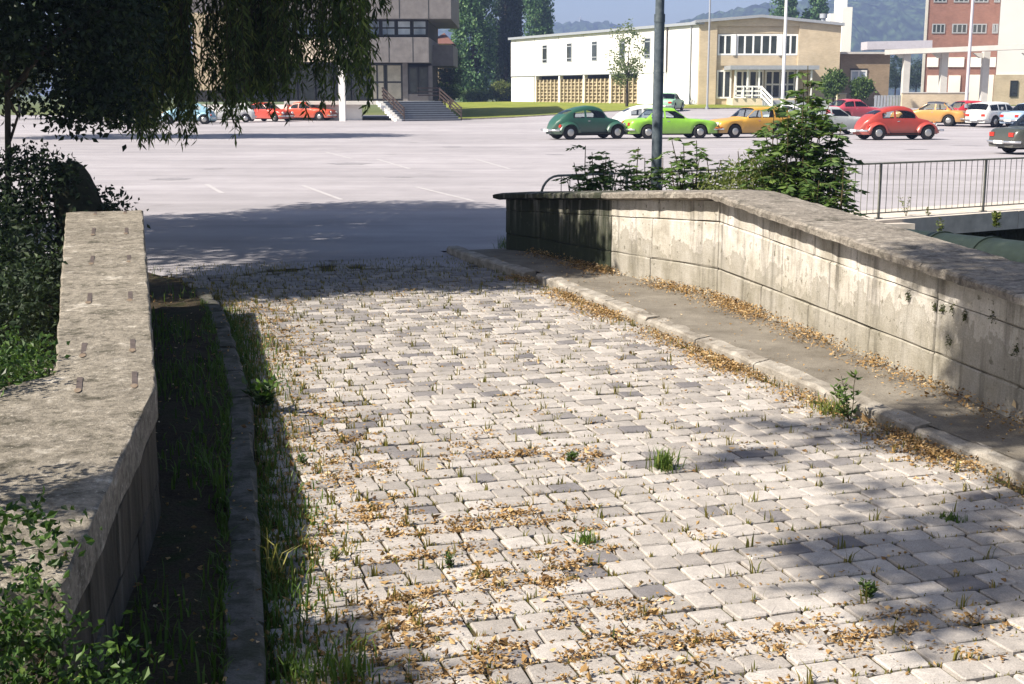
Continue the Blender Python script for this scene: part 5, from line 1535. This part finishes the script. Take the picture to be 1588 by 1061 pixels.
car("hatch", 418, 188.5, -32, paint("scarlet_paint", (0.55, 0.035, 0.012)), "scarlet hatchback turned towards the viewer, right of the small white car")
car("sedan", 478, 187, -14, paint("vermilion_paint", (0.60, 0.065, 0.015)), "vermilion red saloon car beside the white pillar of the grey building")

# ------------------------------------------------------------------ buildings
def span(px0, px1, py0, py1, Y):
    return at(px0, 100, Y).x, at(px1, 100, Y).x, at(px0, py1, Y).z, at(px1, py0, Y).z
def bx(name, px0, px1, py0, py1, Y, depth, mat, parent, zmin=None, skew=False):
    x0, x1, z0, z1 = span(px0, px1, py0, py1, Y)
    if zmin is not None: z0 = zmin
    k = depth * x1 / Y * 1.03 if skew else 0      # a building set at an angle: its side walls run off to the right
    m = MB(); m.prism([(x0, Y), (x1, Y), (x1 + k, Y + depth), (x0 + k, Y + depth)], z0, z1)
    return m.build(name, M[mat] if isinstance(mat, str) else mat, parent)
def window(parent, px0, px1, py0, py1, Y, glass, frame="dark_frame", bars=(0, 0), fw=0.07, sill=None):
    """frame standing proud of the wall at Y, its pane as a sub-part"""
    x0, x1, z0, z1 = span(px0, px1, py0, py1, Y)
    m = MB(); y0, y1 = Y - 0.05, Y + 0.04
    m.box(x0, x0 + fw, y0, y1, z0, z1); m.box(x1 - fw, x1, y0, y1, z0, z1)
    m.box(x0 + fw, x1 - fw, y0, y1, z0, z0 + fw); m.box(x0 + fw, x1 - fw, y0, y1, z1 - fw, z1)
    for i in range(bars[0]):
        xc = x0 + (x1 - x0) * (i + 1) / (bars[0] + 1); m.box(xc - fw / 2, xc + fw / 2, y0 + 0.01, y1, z0 + fw, z1 - fw)
    for i in range(bars[1]):
        zc = z0 + (z1 - z0) * (i + 1) / (bars[1] + 1); m.box(x0 + fw, x1 - fw, y0 + 0.015, y1, zc - fw / 2, zc + fw / 2)
    f = m.build("window", M[frame], parent)
    m = MB(); m.box(x0 + fw * .5, x1 - fw * .5, Y - 0.012, Y + 0.02, z0 + fw * .5, z1 - fw * .5); m.build("pane", M[glass], f)
    return f

def grey_building():
    Y = 104.0
    b = at(560, 186, Y)
    r = empty("grey_building", (b.x, Y, 0), 0, "grey concrete office building with overhanging upper storeys and an outdoor staircase", "building")
    n0 = set(COL.objects)
    bx("upper_storey", 300, 700, -40, 29, Y - 1.0, 16, "grey_concrete", r)
    bx("wall", 300, 664, 29.3, 57.5, Y + 0.6, 14, "dark_recess", r)
    bx("spandrel", 300, 665, 57.8, 97, Y - 0.9, 15, "grey_concrete", r)
    for px in (332, 410, 488, 528, 566, 603, 640):
        x0, x1, z0, z1 = span(px, px + 1.2, 58, 97, Y - 0.9); m = MB(); m.box(x0, x1, Y - 0.915, Y - 0.89, z0, z1); m.build("panel_joint", M["dark_frame"], r)
    for px in (340, 420, 500, 560, 620, 665):
        x0, x1, z0, z1 = span(px, px + 1.2, -39, 29, Y - 1.0); m = MB(); m.box(x0, x1, Y - 1.015, Y - 0.99, z0, z1); m.build("panel_joint", M["dark_frame"], r)
    for i in range(13): window(r, 352 + 24 * i, 375 + 24 * i, 31, 56, Y + 0.5, "glass_pale", bars=(0, 1), fw=0.12)
    bx("sunlit_panel", 446, 522, 61, 96, Y - 0.95, 0.04, "cream", r); bx("sunlit_panel", 300, 352, 20, 140, Y - 1.05, 0.04, "ochre_block", r)  # cream panel paints a sunlit patch onto the grey front
    bx("side_block", 665.5, 703, 70, 102, Y + 4, 9, "grey_concrete", r)
    bx("ground_floor_wall", 300, 668, 97.3, 158, Y + 3.0, 10, "dark_recess", r)
    bx("column", 624, 632, 97.3, 157, Y + 0.3, 0.6, "grey_concrete", r); bx("column", 664, 670, 102, 157, Y + 0.5, 0.6, "grey_concrete", r)
    for x0, x1, y0, y1, gl, br in ((572, 597, 99, 156, "glass_curtain", (1, 1)), (598, 624, 99, 156, "glass_curtain", (0, 1)), (633, 648, 104, 146, "glass", (0, 1)), (649, 664, 104, 146, "glass", (0, 1)),
                                   (545, 570, 99, 156, "glass", (0, 1)), (518, 543, 99, 156, "glass", (0, 1)), (490, 516, 99, 156, "glass", (1, 1)), (462, 488, 99, 156, "glass", (0, 1)), (434, 460, 99, 156, "glass", (1, 1)), (406, 432, 99, 156, "glass", (0, 1)), (378, 404, 99, 156, "glass", (0, 1)), (350, 376, 99, 156, "glass", (0, 1))):
        window(r, x0, x1, y0, y1, Y + 0.5, gl, bars=br, fw=0.13)
    bx("plinth", 632, 664, 146, 157, Y + 0.4, 0.4, "grey_concrete", r)
    bx("pillar", 524, 533.5, 97.5, 188, 98.2, 0.5, "white_render", r, 0.0)
    # terrace and skewed steps
    zt = at(600, 157, 102).z
    m = MB(); a = at(440, 157, 100.5).x; c = at(590, 157, 100.5).x; d = at(668, 157, 103).x
    m.prism([(a, 100.6), (c, 100.6), (d, 103.6), (d, 108), (a, 108)], zt - 0.25, zt); m.build("terrace", M["pale_concrete"], r)
    m = MB(); m.box(at(300, 160, 101).x, at(560, 160, 101).x, 101.4, 101.7, 0, zt - 0.26); m.build("terrace_wall", M["white_render"], r)
    e = Vector((0.93, 0.37, 0)); dn = Vector((0.55, -0.83, 0)).normalized()
    o = Vector((c, 100.9, 0)); n = 9; run = 0.36; wid = 4.7
    for k in range(n):
        z1 = zt - (k + 0.0) * zt / n - 0.003; z0 = max(0.0, z1 - zt / n)
        p = o + dn * run * k; q = p + dn * (run + 0.02)
        m = MB(); m.hexa([(*p.xy, z0), (*q.xy, z0), (*(q + e * wid).xy, z0), (*(p + e * wid).xy, z0)], [(*p.xy, z1), (*q.xy, z1), (*(q + e * wid).xy, z1), (*(p + e * wid).xy, z1)])
        m.build("step", M["step_stone"], r)
        m = MB(); m.beam((*(q + e * 0.02).xy, z1 - 0.02), (*(q + e * (wid - 0.02)).xy, z1 - 0.02), 0.07, 0.05); m.build("nosing", M["grey_sheet"], r)
        m = MB(); w = -e * 0.42; m.hexa([(*(p + w).xy, z0 - 0.1), (*(q + w).xy, z0 - 0.1), (*q.xy, z0 - 0.1), (*p.xy, z0 - 0.1)], [(*(p + w).xy, z1 + .02), (*(q + w).xy, z1 + .02), (*q.xy, z1 + .02), (*p.xy, z1 + .02)])
        m.build("step_cheek", M["white_render"], r)
    for off, xn in ((wid + 0.05, "handrail"), (0.2, "handrail")):
        s0 = o + e * off; s1 = s0 + dn * run * n
        m = MB()
        for h in (0.45, 0.72, 1.0):
            m.beam((*(s0 - dn * 0.1).xy, zt + h), (*s1.xy, h - 0.05), 0.06, 0.10)
            m.beam((*(s0 - e * min(3.0, off) * 0.6).xy, zt + h), (*s0.xy, zt + h), 0.06, 0.10)
        for t in (0, 0.5, 1.0):
            p = s0.lerp(s1, t); z = zt * (1 - t); m.box(p.x - 0.05, p.x + 0.05, p.y - 0.05, p.y + 0.05, z, z + 1.05)
        m.build(xn, M["hand_rail"], r)
    rooted(r)
grey_building()

def tiled_house():
    x0, x1, z0, z1 = span(668, 699, 68, 150, 150)
    r = empty("tiled_house", ((x0 + x1) / 2, 150, 0), 0, "house with a red tiled roof seen between the grey building and the broad poplar", "house")
    m = MB(); m.box(x0, x1, 150, 158, 0, z1); m.build("wall", M["brown_brick"], r)
    t = at(689, 51, 154)
    m = MB(); m.face([(x0 - .4, 149.5, z1), (x1 + 0.4, 149.5, z1), (t.x, 154, t.z)]); m.face([(x1 + 0.4, 149.5, z1), (x1 + 0.4, 158.5, z1), (t.x, 154, t.z)]); m.face([(x1 + 0.4, 158.5, z1), (x0 - .4, 158.5, z1), (t.x, 154, t.z)]); m.face([(x0 - .4, 158.5, z1), (x0 - .4, 149.5, z1), (t.x, 154, t.z)])
    m.build("roof", M["roof_tile"], r)
    m = MB(); c = at(672, 30, 152); m.box(c.x - 0.5, c.x + 0.5, 151.5, 152.5, z1, c.z); m.build("chimney", M["red_brick"], r)
    rooted(r)
tiled_house()

def hall():
    N = at(1083.5, 160, 118.0); Lp = Vector((-0.15, 152.0, 0)); Rx = at(1302, 160, 118).x
    zb = 1.05; ze = at(1083, 33.5, 118).z; zp = at(1181, 25, 118).z
    r = empty("hall", (N.x, 118, 0), 0, "long pale two-storey hall with a tan brick gable front and a white side wall", "building")
    A = Vector((N.x, 118.0, 0)); d = (Lp - A); LL = d.length; d.normalize(); nrm = Vector((-d.y, d.x, 0))
    if nrm.y > 0: nrm = -nrm
    # local frame of the white side: t along from the near corner, o outwards
    def S(t, o, z): p = A + d * (t * LL) + nrm * o; return (p.x, p.y, z)
    def side_box(name, t0, t1, z0, z1, o0, o1, mat, parent=r):
        m = MB(); m.hexa([S(t0, o1, z0), S(t0, o0, z0), S(t1, o0, z0), S(t1, o1, z0)], [S(t0, o1, z1), S(t0, o0, z1), S(t1, o0, z1), S(t1, o1, z1)])
        o = m.build(name, M[mat], parent)
        bm = bmesh.new(); bm.from_mesh(o.data); bmesh.ops.recalc_face_normals(bm, faces=bm.faces[:]); bm.to_mesh(o.data); bm.free(); return o
    def tpx(px):          # where the line of sight at this column meets the white side
        k = (px - 794) / F_PX / (ray(px, 90).y)
        # A + d*t on x = k*y
        return (A.x - k * A.y) / (k * d.y - d.x) / LL
    zm = at(795, 118, 152).z
    t_arc0, t_arc1 = tpx(1033), tpx(828)
    side_box("core", 0.0, 1.0, zb - 1, ze - 0.25, -8.0, -1.1, "dark_recess")
    tj = [tpx(x) for x in (829, 866, 904, 945, 989, 1034)]
    # upper storey panels
    edges = [0.005] + [tpx(1072)] + list(reversed(tj)) + [tpx(799), 0.999]
    for a, b in zip(edges, edges[1:]):
        lo = zm if (b > t_arc0 + 0.001 and a >= t_arc0 - 0.001) else zb - 0.5
        side_box("wall_panel", a + 0.0012, b - 0.0012, lo, ze - 0.26, -1.1, 0.0, "white_render")
    side_box("wall_panel", t_arc1 + 0.004, 0.999, zb - 0.5, zm - 0.10, -1.1, -0.06, "white_render")
    side_box("ledge", t_arc0, 0.999, zm - 0.09, zm - 0.003, -1.1, 0.03, "grey_sheet")
    for x in (845, 883, 922, 965, 1004):
        y0 = {845: 70, 883: 67, 922: 64, 965: 61, 1004: 59}[x]; y1 = {845: 98, 883: 96, 922: 94.5, 965: 93, 1004: 91}[x]
        t = tpx(x); p = A + d * (t * LL); z0, z1 = at(x, y1, p.y).z, at(x, y0, p.y).z; w = 0.013 * 1.1
        side_box("window", t - w, t + w, z0, z1, -0.1, 0.05, "grey_sheet")
        f = COL.objects[-1]
        hgt = z1 - z0
        for q0, q1 in ((0.05, 0.16), (0.22, 0.80), (0.86, 0.96)):
            side_box("pane", t - w * 0.82, t + w * 0.82, z0 + hgt * q0, z0 + hgt * q1, 0.0, 0.062, "glass", f)
    # screens of pierced ochre blocks between white columns
    zc = zb - 0.25
    for i in range(5):
        t1, t0 = tj[i], tj[i + 1]
        side_box("column", t1 - 0.008, t1, zc, zm - 0.09, -0.45, -0.02, "white_render")
        m = MB(); nx, nz = 6, 6; wt = (t1 - 0.010 - t0 - 0.002); hz = (zm - 0.85 - zc - 0.35)
        for a in range(nx + 1):
            tt = t0 + 0.001 + wt * a / nx
            m.hexa([S(tt, -0.06, zc + .3), S(tt, -0.5, zc + .3), S(tt + .005, -0.5, zc + .3), S(tt + .005, -0.06, zc + .3)], [S(tt, -0.06, zm - .5), S(tt, -0.5, zm - .5), S(tt + .005, -0.5, zm - .5), S(tt + .005, -0.06, zm - .5)])
        for b in range(nz + 1):
            z = zc + 0.3 + hz * b / nz
            m.hexa([S(t0, -0.17, z), S(t0, -0.5, z), S(t0 + wt, -0.5, z), S(t0 + wt, -0.17, z)], [S(t0, -0.17, z + .10), S(t0, -0.5, z + .10), S(t0 + wt, -0.5, z + .10), S(t0 + wt, -0.17, z + .10)])
            for a in range(nx):
                if (a + b) % 2: continue
                tt = t0 + wt * (a + 0.25) / nx
                m.hexa([S(tt, -0.2, z + .10), S(tt, -0.45, z + .10), S(tt + wt * .5 / nx, -0.45, z + .10), S(tt + wt * .5 / nx, -0.2, z + .10)], [S(tt, -0.2, z + hz / nz * .75), S(tt, -0.45, z + hz / nz * .75), S(tt + wt * .5 / nx, -0.45, z + hz / nz * .75), S(tt + wt * .5 / nx, -0.2, z + hz / nz * .75)])
        o = m.build("block_screen", M["ochre_block"], r)
        bm = bmesh.new(); bm.from_mesh(o.data); bmesh.ops.recalc_face_normals(bm, faces=bm.faces[:]); bm.to_mesh(o.data); bm.free()
        side_box("screen_base", t0, t1 - 0.008, zc - 0.4, zc + 0.28, -0.5, -0.1, "pale_concrete")
    side_box("roof_edge", -0.004, 1.004, ze - 0.255, ze + 0.0, -8.0, 0.28, "grey_sheet")
    m = MB(); t = tpx(1072); m.tube([S(t, 0.1, zb - 0.3), S(t, 0.1, ze - 0.27)], 0.06, 6); m.build("downpipe", M["grey_sheet"], r)
    t = tpx(1035); m = MB(); m.tube([S(t, 0.1, zm), S(t, 0.1, ze - 0.27)], 0.07, 6); m.build("downpipe", M["rust"], r)
    # brick gable front
    Y = 118.0
    def front(name, px0, px1, py0, py1, o, dep, mat, parent=r): return bx(name, px0, px1, py0, py1, Y + o, dep, mat, parent)
    front("brick_pier", 1084.5, 1111, 33.5, 168, -0.0, 6, "tan_brick"); front("brick_wing", 1237.5, 1302, 36, 168, -0.0, 9, "tan_brick")
    front("recess_wall", 1111, 1237.5, 34, 168, 0.3, 6, "tan_brick")
    xa, xb = at(1084.5, 33, Y).x, at(1302, 33, Y).x; xm = at(1181, 33, Y).x
    m = MB(); m.face([(xa, Y + 0.06, ze - .4), (xb, Y + 0.06, ze - .4), (xb, Y + 0.06, ze - 0.3), (xm, Y + 0.06, zp - 0.1), (xa, Y + 0.06, ze - .1)]); m.build("gable", M["tan_brick"], r)
    for u, v in (((xa - .35, ze), (xm, zp)), ((xm, zp), (xb + .4, ze - 0.25))):
        m = MB(); m.hexa([(u[0], Y - .3, u[1] - .12), (v[0], Y - .3, v[1] - .12), (v[0], Y + 9, v[1] - .12), (u[0], Y + 9, u[1] - .12)], [(u[0], Y - .3, u[1] + .12), (v[0], Y - .3, v[1] + .12), (v[0], Y + 9, v[1] + .12), (u[0], Y + 9, u[1] + .12)]); m.build("roof", M["grey_sheet"], r)
    front("band", 1111, 1237.5, 86.5, 102, 0.2, 0.09, "tan_brick"); front("fascia", 1111, 1237.5, 38, 52, 0.22, 0.07, "tan_brick")
    for x0, x1, b in ((1112, 1135, 1), (1141, 1206, 4), (1213, 1236, 1)): window(r, x0, x1, 53, 86, Y + 0.25, "glass", "white_paint", (b, 0), 0.16)
    for x0, x1 in ((1135.5, 1140.5), (1206.5, 1212.5)): front("mullion_pier", x0, x1, 53, 86, 0.1, 0.19, "white_paint")
    for x0, x1, b in ((1112, 1135, 1), (1141, 1185, 3), (1187, 1234, 3)): window(r, x0, x1, 109, 153, Y + 0.25, "glass", "white_paint", (b, 1 if x0 > 1180 else 0), 0.15)
    front("canopy", 1133, 1271, 101.5, 108, -3.2, 4.0, "grey_sheet")
    for px in (1140, 1159, 1177, 1236, 1258): front("canopy_post", px, px + 2.6, 108.2, 152, -2.9, 0.16, "white_paint")
    front("entrance_platform", 1138, 1240, 152.5, 166, -3.0, 3.9, "cream")
    zs = at(1138, 152.5, Y - 3).z
    for k in range(6):
        p = at(1182 + 2.6 * k, 152.5, Y - 3.0); m = MB(); m.box(p.x, p.x + 6, Y - 3.35 - 0.34 * k, Y - 3.01 - 0.34 * k, 0.3, zs - 0.17 * (k + 1)); m.build("step", M["grey_sheet"], r)
    m = MB()
    xa, xc = at(1139, 140, Y - 3).x, at(1180, 140, Y - 3).x; xd = at(1198, 140, Y - 5).x
    for h in (0.25, 0.62, 1.0):
        m.beam((xa, Y - 3.05, zs + h), (xc, Y - 3.05, zs + h), 0.08, 0.14)
        m.beam((xc, Y - 3.1, zs + h), (xd, Y - 5.0, zs + h - 1.0), 0.08, 0.14)
    for x in np.linspace(xa, xc, 4): m.box(x - .05, x + .05, Y - 3.15, Y - 3.0, zs, zs + 1.05)
    m.box(xd - .06, xd + .06, Y - 5.1, Y - 4.95, zs - 1.1, zs + 0.05)
    m.build("handrail", M["white_paint"], r)
    c = at(1277, 30, Y + 3); m = MB(); m.tube([(c.x, Y + 3, ze - .3), (c.x, Y + 3, ze + 0.45)], 0.22, 8); m.tube([(c.x, Y + 3, ze + 0.45), (c.x, Y + 3, ze + 0.85)], 0.36, 8); m.build("roof_vent", M["grey_sheet"], r)
    rooted(r)
hall()

def right_side():
    # white chimney tower behind the hall
    r = empty("chimney_tower", (at(1310, 80, 150).x, 150, 0), 0, "white stepped chimney tower behind the right corner of the hall", "tower")
    bx("shaft", 1303, 1318, 11, 100, 150, 3, "white_render", r, 0); bx("upper_shaft", 1297, 1309.5, -60, 24, 151, 2.2, "white_render", r); bx("side_box", 1284, 1302.8, 21, 62, 150.5, 3, "white_render", r, 0)
    rooted(r)
    r = empty("brick_lodge", (at(1340, 150, 125).x, 125, 0), 0, "low brown brick building with a flat roof between the hall and the gallery columns", "building")
    bx("wall", 1303.5, 1380, 84, 165, 125, 8, "brown_brick", r, 0); bx("roof", 1302, 1383, 80.5, 83.8, 124.6, 9, "pale_concrete", r)
    window(r, 1320, 1345, 109, 134, 124.95, "glass_pale", "white_paint", (1, 0), 0.13); bx("lintel", 1319, 1346, 106.5, 108.7, 124.9, 0.3, "dark_frame", r)
    rooted(r)
    r = empty("gallery", (at(1460, 150, 116).x, 116, 0), 0, "long covered conveyor gallery carried on concrete columns at the right", "gallery")
    a0, a1 = at(1372, 81.5, 116), at(1660, 70, 112)
    m = MB(); m.beam(a0, a1, 1.6, 0.42); m.build("beam", M["pale_concrete"], r)
    b0, b1 = at(1340, 71.5, 122), at(1440, 69.5, 122); m = MB(); m.beam(b0, b1, 2.2, 0.72); m.build("cladding", M["mauve_panel"], r)
    for px in (1402, 1460, 1524, 1600):
        p = at(px, 160, 115.4); t = at(px, 80, 115.4)
        m = MB(); m.box(p.x - .28, p.x + .28, 115.1, 115.7, 0, t.z); m.build("column", M["pale_concrete"], r)
        m = MB(); m.hexa([(t.x - .3, 115.2, t.z - .55), (t.x + .3, 115.2, t.z - .55), (t.x + .3, 115.6, t.z - .55), (t.x - .3, 115.6, t.z - .55)], [(t.x - .85, 115.2, t.z - .12), (t.x + .4, 115.2, t.z - .12), (t.x + .4, 115.6, t.z - .12), (t.x - .85, 115.6, t.z - .12)]); m.build("bracket", M["pale_concrete"], r)
    rooted(r)
    Y = 150.0
    r = empty("brick_factory", (at(1490, 150, Y).x, Y, 0), 0, "tall red brick factory building with rows of small dark windows", "building")
    bx("wall", 1433, 1545, -160, 160, Y, 14, "red_brick", r, 0, True); bx("corner_strip", 1430.5, 1434.5, -160, 160, Y - 0.1, 0.09, "pale_concrete", r, 0)
    for y0, y1 in ((-34, -26), (-4, 4), (37, 52)):
        for x0, x1 in ((1442, 1462), (1473, 1496), (1504, 1526), (1535, 1544)): window(r, x0, x1, y0, y1, Y - 0.02, "glass", "grey_sheet", (2, 0), 0.12)
    for x0, x1 in ((1438, 1455), (1470, 1495), (1503, 1522), (1533, 1544)): bx("boarded_window", x0, x1, 89, 104, Y - 0.12, 0.2, "white_render", r)
    for x0, x1 in ((1440, 1457), (1473, 1491)): bx("door", x0, x1, 117, 143, Y - 0.12, 0.2, "white_render", r)
    bx("gate", 1503.5, 1542.5, 116, 160, Y - 4, 2, "white_render", r, 0.2, True)
    rooted(r)
    Y = 142.0
    r = empty("white_factory", (at(1590, 150, Y).x, Y, 0), 0, "tall white rendered factory building with a tan base at the right edge", "building")
    bx("wall", 1545.5, 1760, -160, 116, Y, 16, "white_render", r, None, True); bx("base", 1543.5, 1760, 116.3, 160, Y - 0.3, 15, "tan_brick", r, 0, True)
    window(r, 1569, 1581, 125, 150, Y - 0.34, "glass", "dark_frame", (0, 3), 0.12)
    rooted(r)
    r = empty("garden_wall", (at(1450, 160, 110).x, 110, 0), 0, "long low tan brick wall behind the orange car", "wall")
    bx("wall", 1402, 1506, 144.5, 172, 110, 0.35, "tan_brick", r, 0.2); bx("wall_cap", 1401.5, 1506.5, 143, 144.3, 109.95, 0.45, "pale_concrete", r); rooted(r)
    r = empty("picket_fence", (at(1380, 160, 111).x, 111, 0), 0, "short grey fence between the low brick building and the tan wall", "fence")
    for i in range(9):
        px = 1359 + 4.8 * i; bx("picket", px, px + 3.6, 148, 172, 111, 0.06, "grey_sheet", r, 0.3)
    bx("fence_rail", 1358, 1401, 151, 152.5, 111.08, 0.06, "grey_sheet", r); rooted(r)
    r = empty("gate_pier", (at(1308, 155, 113).x, 113, 0), 0, "short cream gate pier at the right corner of the hall", "pier")
    bx("shaft", 1302, 1315, 146.5, 170, 113, 0.7, "cream", r, 0.3); bx("cap", 1301, 1316, 144.5, 146.2, 112.95, 0.8, "pale_concrete", r); rooted(r)
    # poles
    def pole(px, py, Y, ytop, r0, r1, mat, label, cat, name):
        b = at(px, py, Y); t = at(px, ytop, Y)
        root = empty(name, tuple(b), 0, label, cat)
        m = MB(); m.tube([(0, 0, -0.3), (0, 0, 0.4), (0, 0, t.z - b.z)], [r0 * 1.0, r0, r1], 12); m.build("shaft", M[mat], root)
        m = MB(); m.tube([(0, 0, -0.3), (0, 0, 0.12)], r0 * 1.7, 12); m.build("foot", M[mat], root)
        return root, t.z - b.z
    r, h = pole(1096.5, 168, 107, -120, 0.085, 0.06, "grey_sheet", "thin grey flagpole on the lawn in front of the hall's near corner", "flagpole", "flagpole")
    m = MB(); m.disc((0, 0, h), (0, 0, 1), 0.13, 10, 0.16); m.build("finial", M["grey_sheet"], r)
    r, h = pole(1213, 170, 104, -120, 0.135, 0.10, "white_paint", "white flagpole before the hall's entrance canopy", "flagpole", "flagpole")
    m = MB(); m.disc((0, 0, h), (0, 0, 1), 0.17, 10, 0.2); m.build("finial", M["white_paint"], r)
    r, h = pole(1498, 165, 108, -120, 0.14, 0.10, "mauve_panel", "pinkish grey mast in front of the red brick factory", "mast", "mast")
    m = MB(); m.tube([(0, 0, h - .05), (0.9, 0, h + .3)], 0.05, 6); m.build("arm", M["mauve_panel"], r)
    # lamp post behind the right parapet
    b = Vector((at(1017.5, 288, 17.0).x, 17.0, -0.75)); root = empty("lamp_post", tuple(b), 0, "blue grey metal lamp post standing among the shrubs behind the right parapet", "lamp post")
    zc = at(1017, 22, 17.0).z - b.z
    m = MB(); m.tube([(0, 0, 0), (0, 0, zc)], [0.072, 0.066], 16); m.build("lower_shaft", M["post"], root)
    m = MB(); m.tube([(0, 0, zc - 0.10), (0, 0, zc)], 0.071, 16); m.build("collar", M["post"], root)
    m = MB(); m.tube([(0, 0, zc), (0, 0, 6.4), (0.15, 0, 7.0), (0.9, 0, 7.35)], [0.058, 0.05, 0.045, 0.035], 14); m.build("upper_shaft", M["post"], root)
    m = MB(); m.tube([(0.8, 0, 7.34), (0.95, 0, 7.38), (1.35, 0, 7.42), (1.5, 0, 7.40)], [0.03, 0.11, 0.10, 0.03], 10); m.build("lantern", M["grey_sheet"], root)
    m = MB(); m.box(-0.03, 0.03, -0.078, -0.066, 1.15, 1.45); m.build("hatch", M["post"], root)
right_side()

def lawn():
    def edge(px, Y): x = (px - 794) / F_PX * Y / ray(px, 165).y; return Vector((x, Y, lot_h(x, Y)))
    F = [edge(668, 101.5), edge(700, 102.0), edge(800, 103.5), edge(900, 105.0), edge(1000, 106.5), edge(1090, 107.3), edge(1180, 108.5), edge(1300, 110.0)]
    Bk = [Vector((-12, 140, .5)), Vector((-10, 152, 1.0)), Vector((-1, 153, 1.12)), Vector((5, 143, 1.12)), Vector((10.5, 134, 1.1)), Vector((16.9, 119.5, 1.08)), Vector((22, 118.9, 1.05)), Vector((30, 118.5, 1.0))]
    k = 10; P, Q = [], []
    for f, b in zip(F, Bk):
        for j in range(k):
            t = j / (k - 1); p = f.lerp(b, t); z = f.z + 0.05 + (b.z - f.z - 0.05) * (1 - (1 - t) ** 1.6)
            P.append((p.x, p.y, max(z, lot_h(p.x, p.y) + 0.04)))
    Q = [(i * k + j, (i + 1) * k + j, (i + 1) * k + j + 1, i * k + j + 1) for i in range(len(F) - 1) for j in range(k - 1)]
    tag(np_mesh("lawn", P, Q, M["lawn"], smooth=True), kind='structure')
    m = MB()
    for a, b in zip(F, F[1:]):
        m.hexa([(a.x, a.y - .18, a.z - .1), (b.x, b.y - .18, b.z - .1), (b.x, b.y + .02, b.z - .1), (a.x, a.y + .02, a.z - .1)], [(a.x, a.y - .18, a.z + .09), (b.x, b.y - .18, b.z + .09), (b.x, b.y + .02, b.z + .09), (a.x, a.y + .02, a.z + .09)])
    tag(m.build("lawn_kerb", M["kerb"]), kind='structure')
lawn()

# ------------------------------------------------------------------ hills and air
def hills(name, ridge, Y, seed, back=260):
    rng = np.random.default_rng(seed)
    rx = [at(px, py, Y).x for px, py in ridge]; rz = [at(px, py, Y).z for px, py in ridge]
    xs = np.linspace(rx[0], rx[-1], 190); k = 13; P = []
    for x in xs:
        z = np.interp(x, rx, rz)
        for j in range(k):
            t = j / (k - 1)
            f = math.sin(min(1, t / 0.72) * math.pi / 2) if t < 0.72 else math.cos((t - 0.72) / 0.28 * math.pi / 2)
            y = Y - 330 + (330 + back) * t / 1.0 * (0.72 / 0.72) - 0
            y = Y - 330 + 330 * min(1, t / 0.72) + (back * (t - 0.72) / 0.28 if t > 0.72 else 0)
            P.append((x + rng.normal(0, 1.2), y + rng.normal(0, 5), -2 + (z + 2) * f + rng.normal(0, 1.5) * (1 if 0 < t < 1 else 0)))
    Q = [(i * k + j, (i + 1) * k + j, (i + 1) * k + j + 1, i * k + j + 1) for i in range(len(xs) - 1) for j in range(k - 1)]
    tag(np_mesh(name, P, Q, M["hill"], smooth=True), kind='structure')
hills("hills", [(1000, 120), (1030, 48), (1050, 36), (1075, 29), (1110, 22), (1150, 14), (1190, 7), (1240, 4), (1300, 4), (1380, 2), (1430, -2), (1520, -14), (1620, -22), (1720, 60)], 1250, 5)
hills("hills", [(380, 60), (560, 34), (640, 26), (690, 27), (720, 33), (800, 38), (860, 38), (900, 35), (940, 38), (980, 46), (1040, 60), (1100, 100)], 1550, 6, 120)
def mast():
    b = at(900, 37, 1530); t = at(900, 25, 1530)
    r = empty("pylon", tuple(b), 0, "tiny lattice mast on the far hill above the hall's roof", "mast"); h = t.z - b.z
    m = MB()
    for s in ((-1, -1), (1, -1), (1, 1), (-1, 1)): m.beam((s[0] * 1.2, s[1] * 1.2, -3), (0, 0, h), 0.5, 0.5)
    m.build("lattice", M["grey_sheet"], r)
    m = MB(); m.beam((-3.5, 0, h * 0.72), (3.5, 0, h * 0.72), 0.5, 0.5); m.build("cross_arm", M["grey_sheet"], r)
mast()

def haze():
    m = MB(); m.box(-1300, 1300, -90, 1900, -4.0, 175)
    mat = bpy.data.materials.new("haze"); mat.use_nodes = True; n = mat.node_tree.nodes; n.clear()
    o = n.new("ShaderNodeOutputMaterial"); v = n.new("ShaderNodeVolumePrincipled")
    v.inputs["Color"].default_value = (0.42, 0.56, 1.0, 1); v.inputs["Density"].default_value = 0.00046; v.inputs["Anisotropy"].default_value = 0.0
    mat.node_tree.links.new(v.outputs[0], o.inputs["Volume"])
    tag(m.build("haze", mat), kind='stuff')
haze()
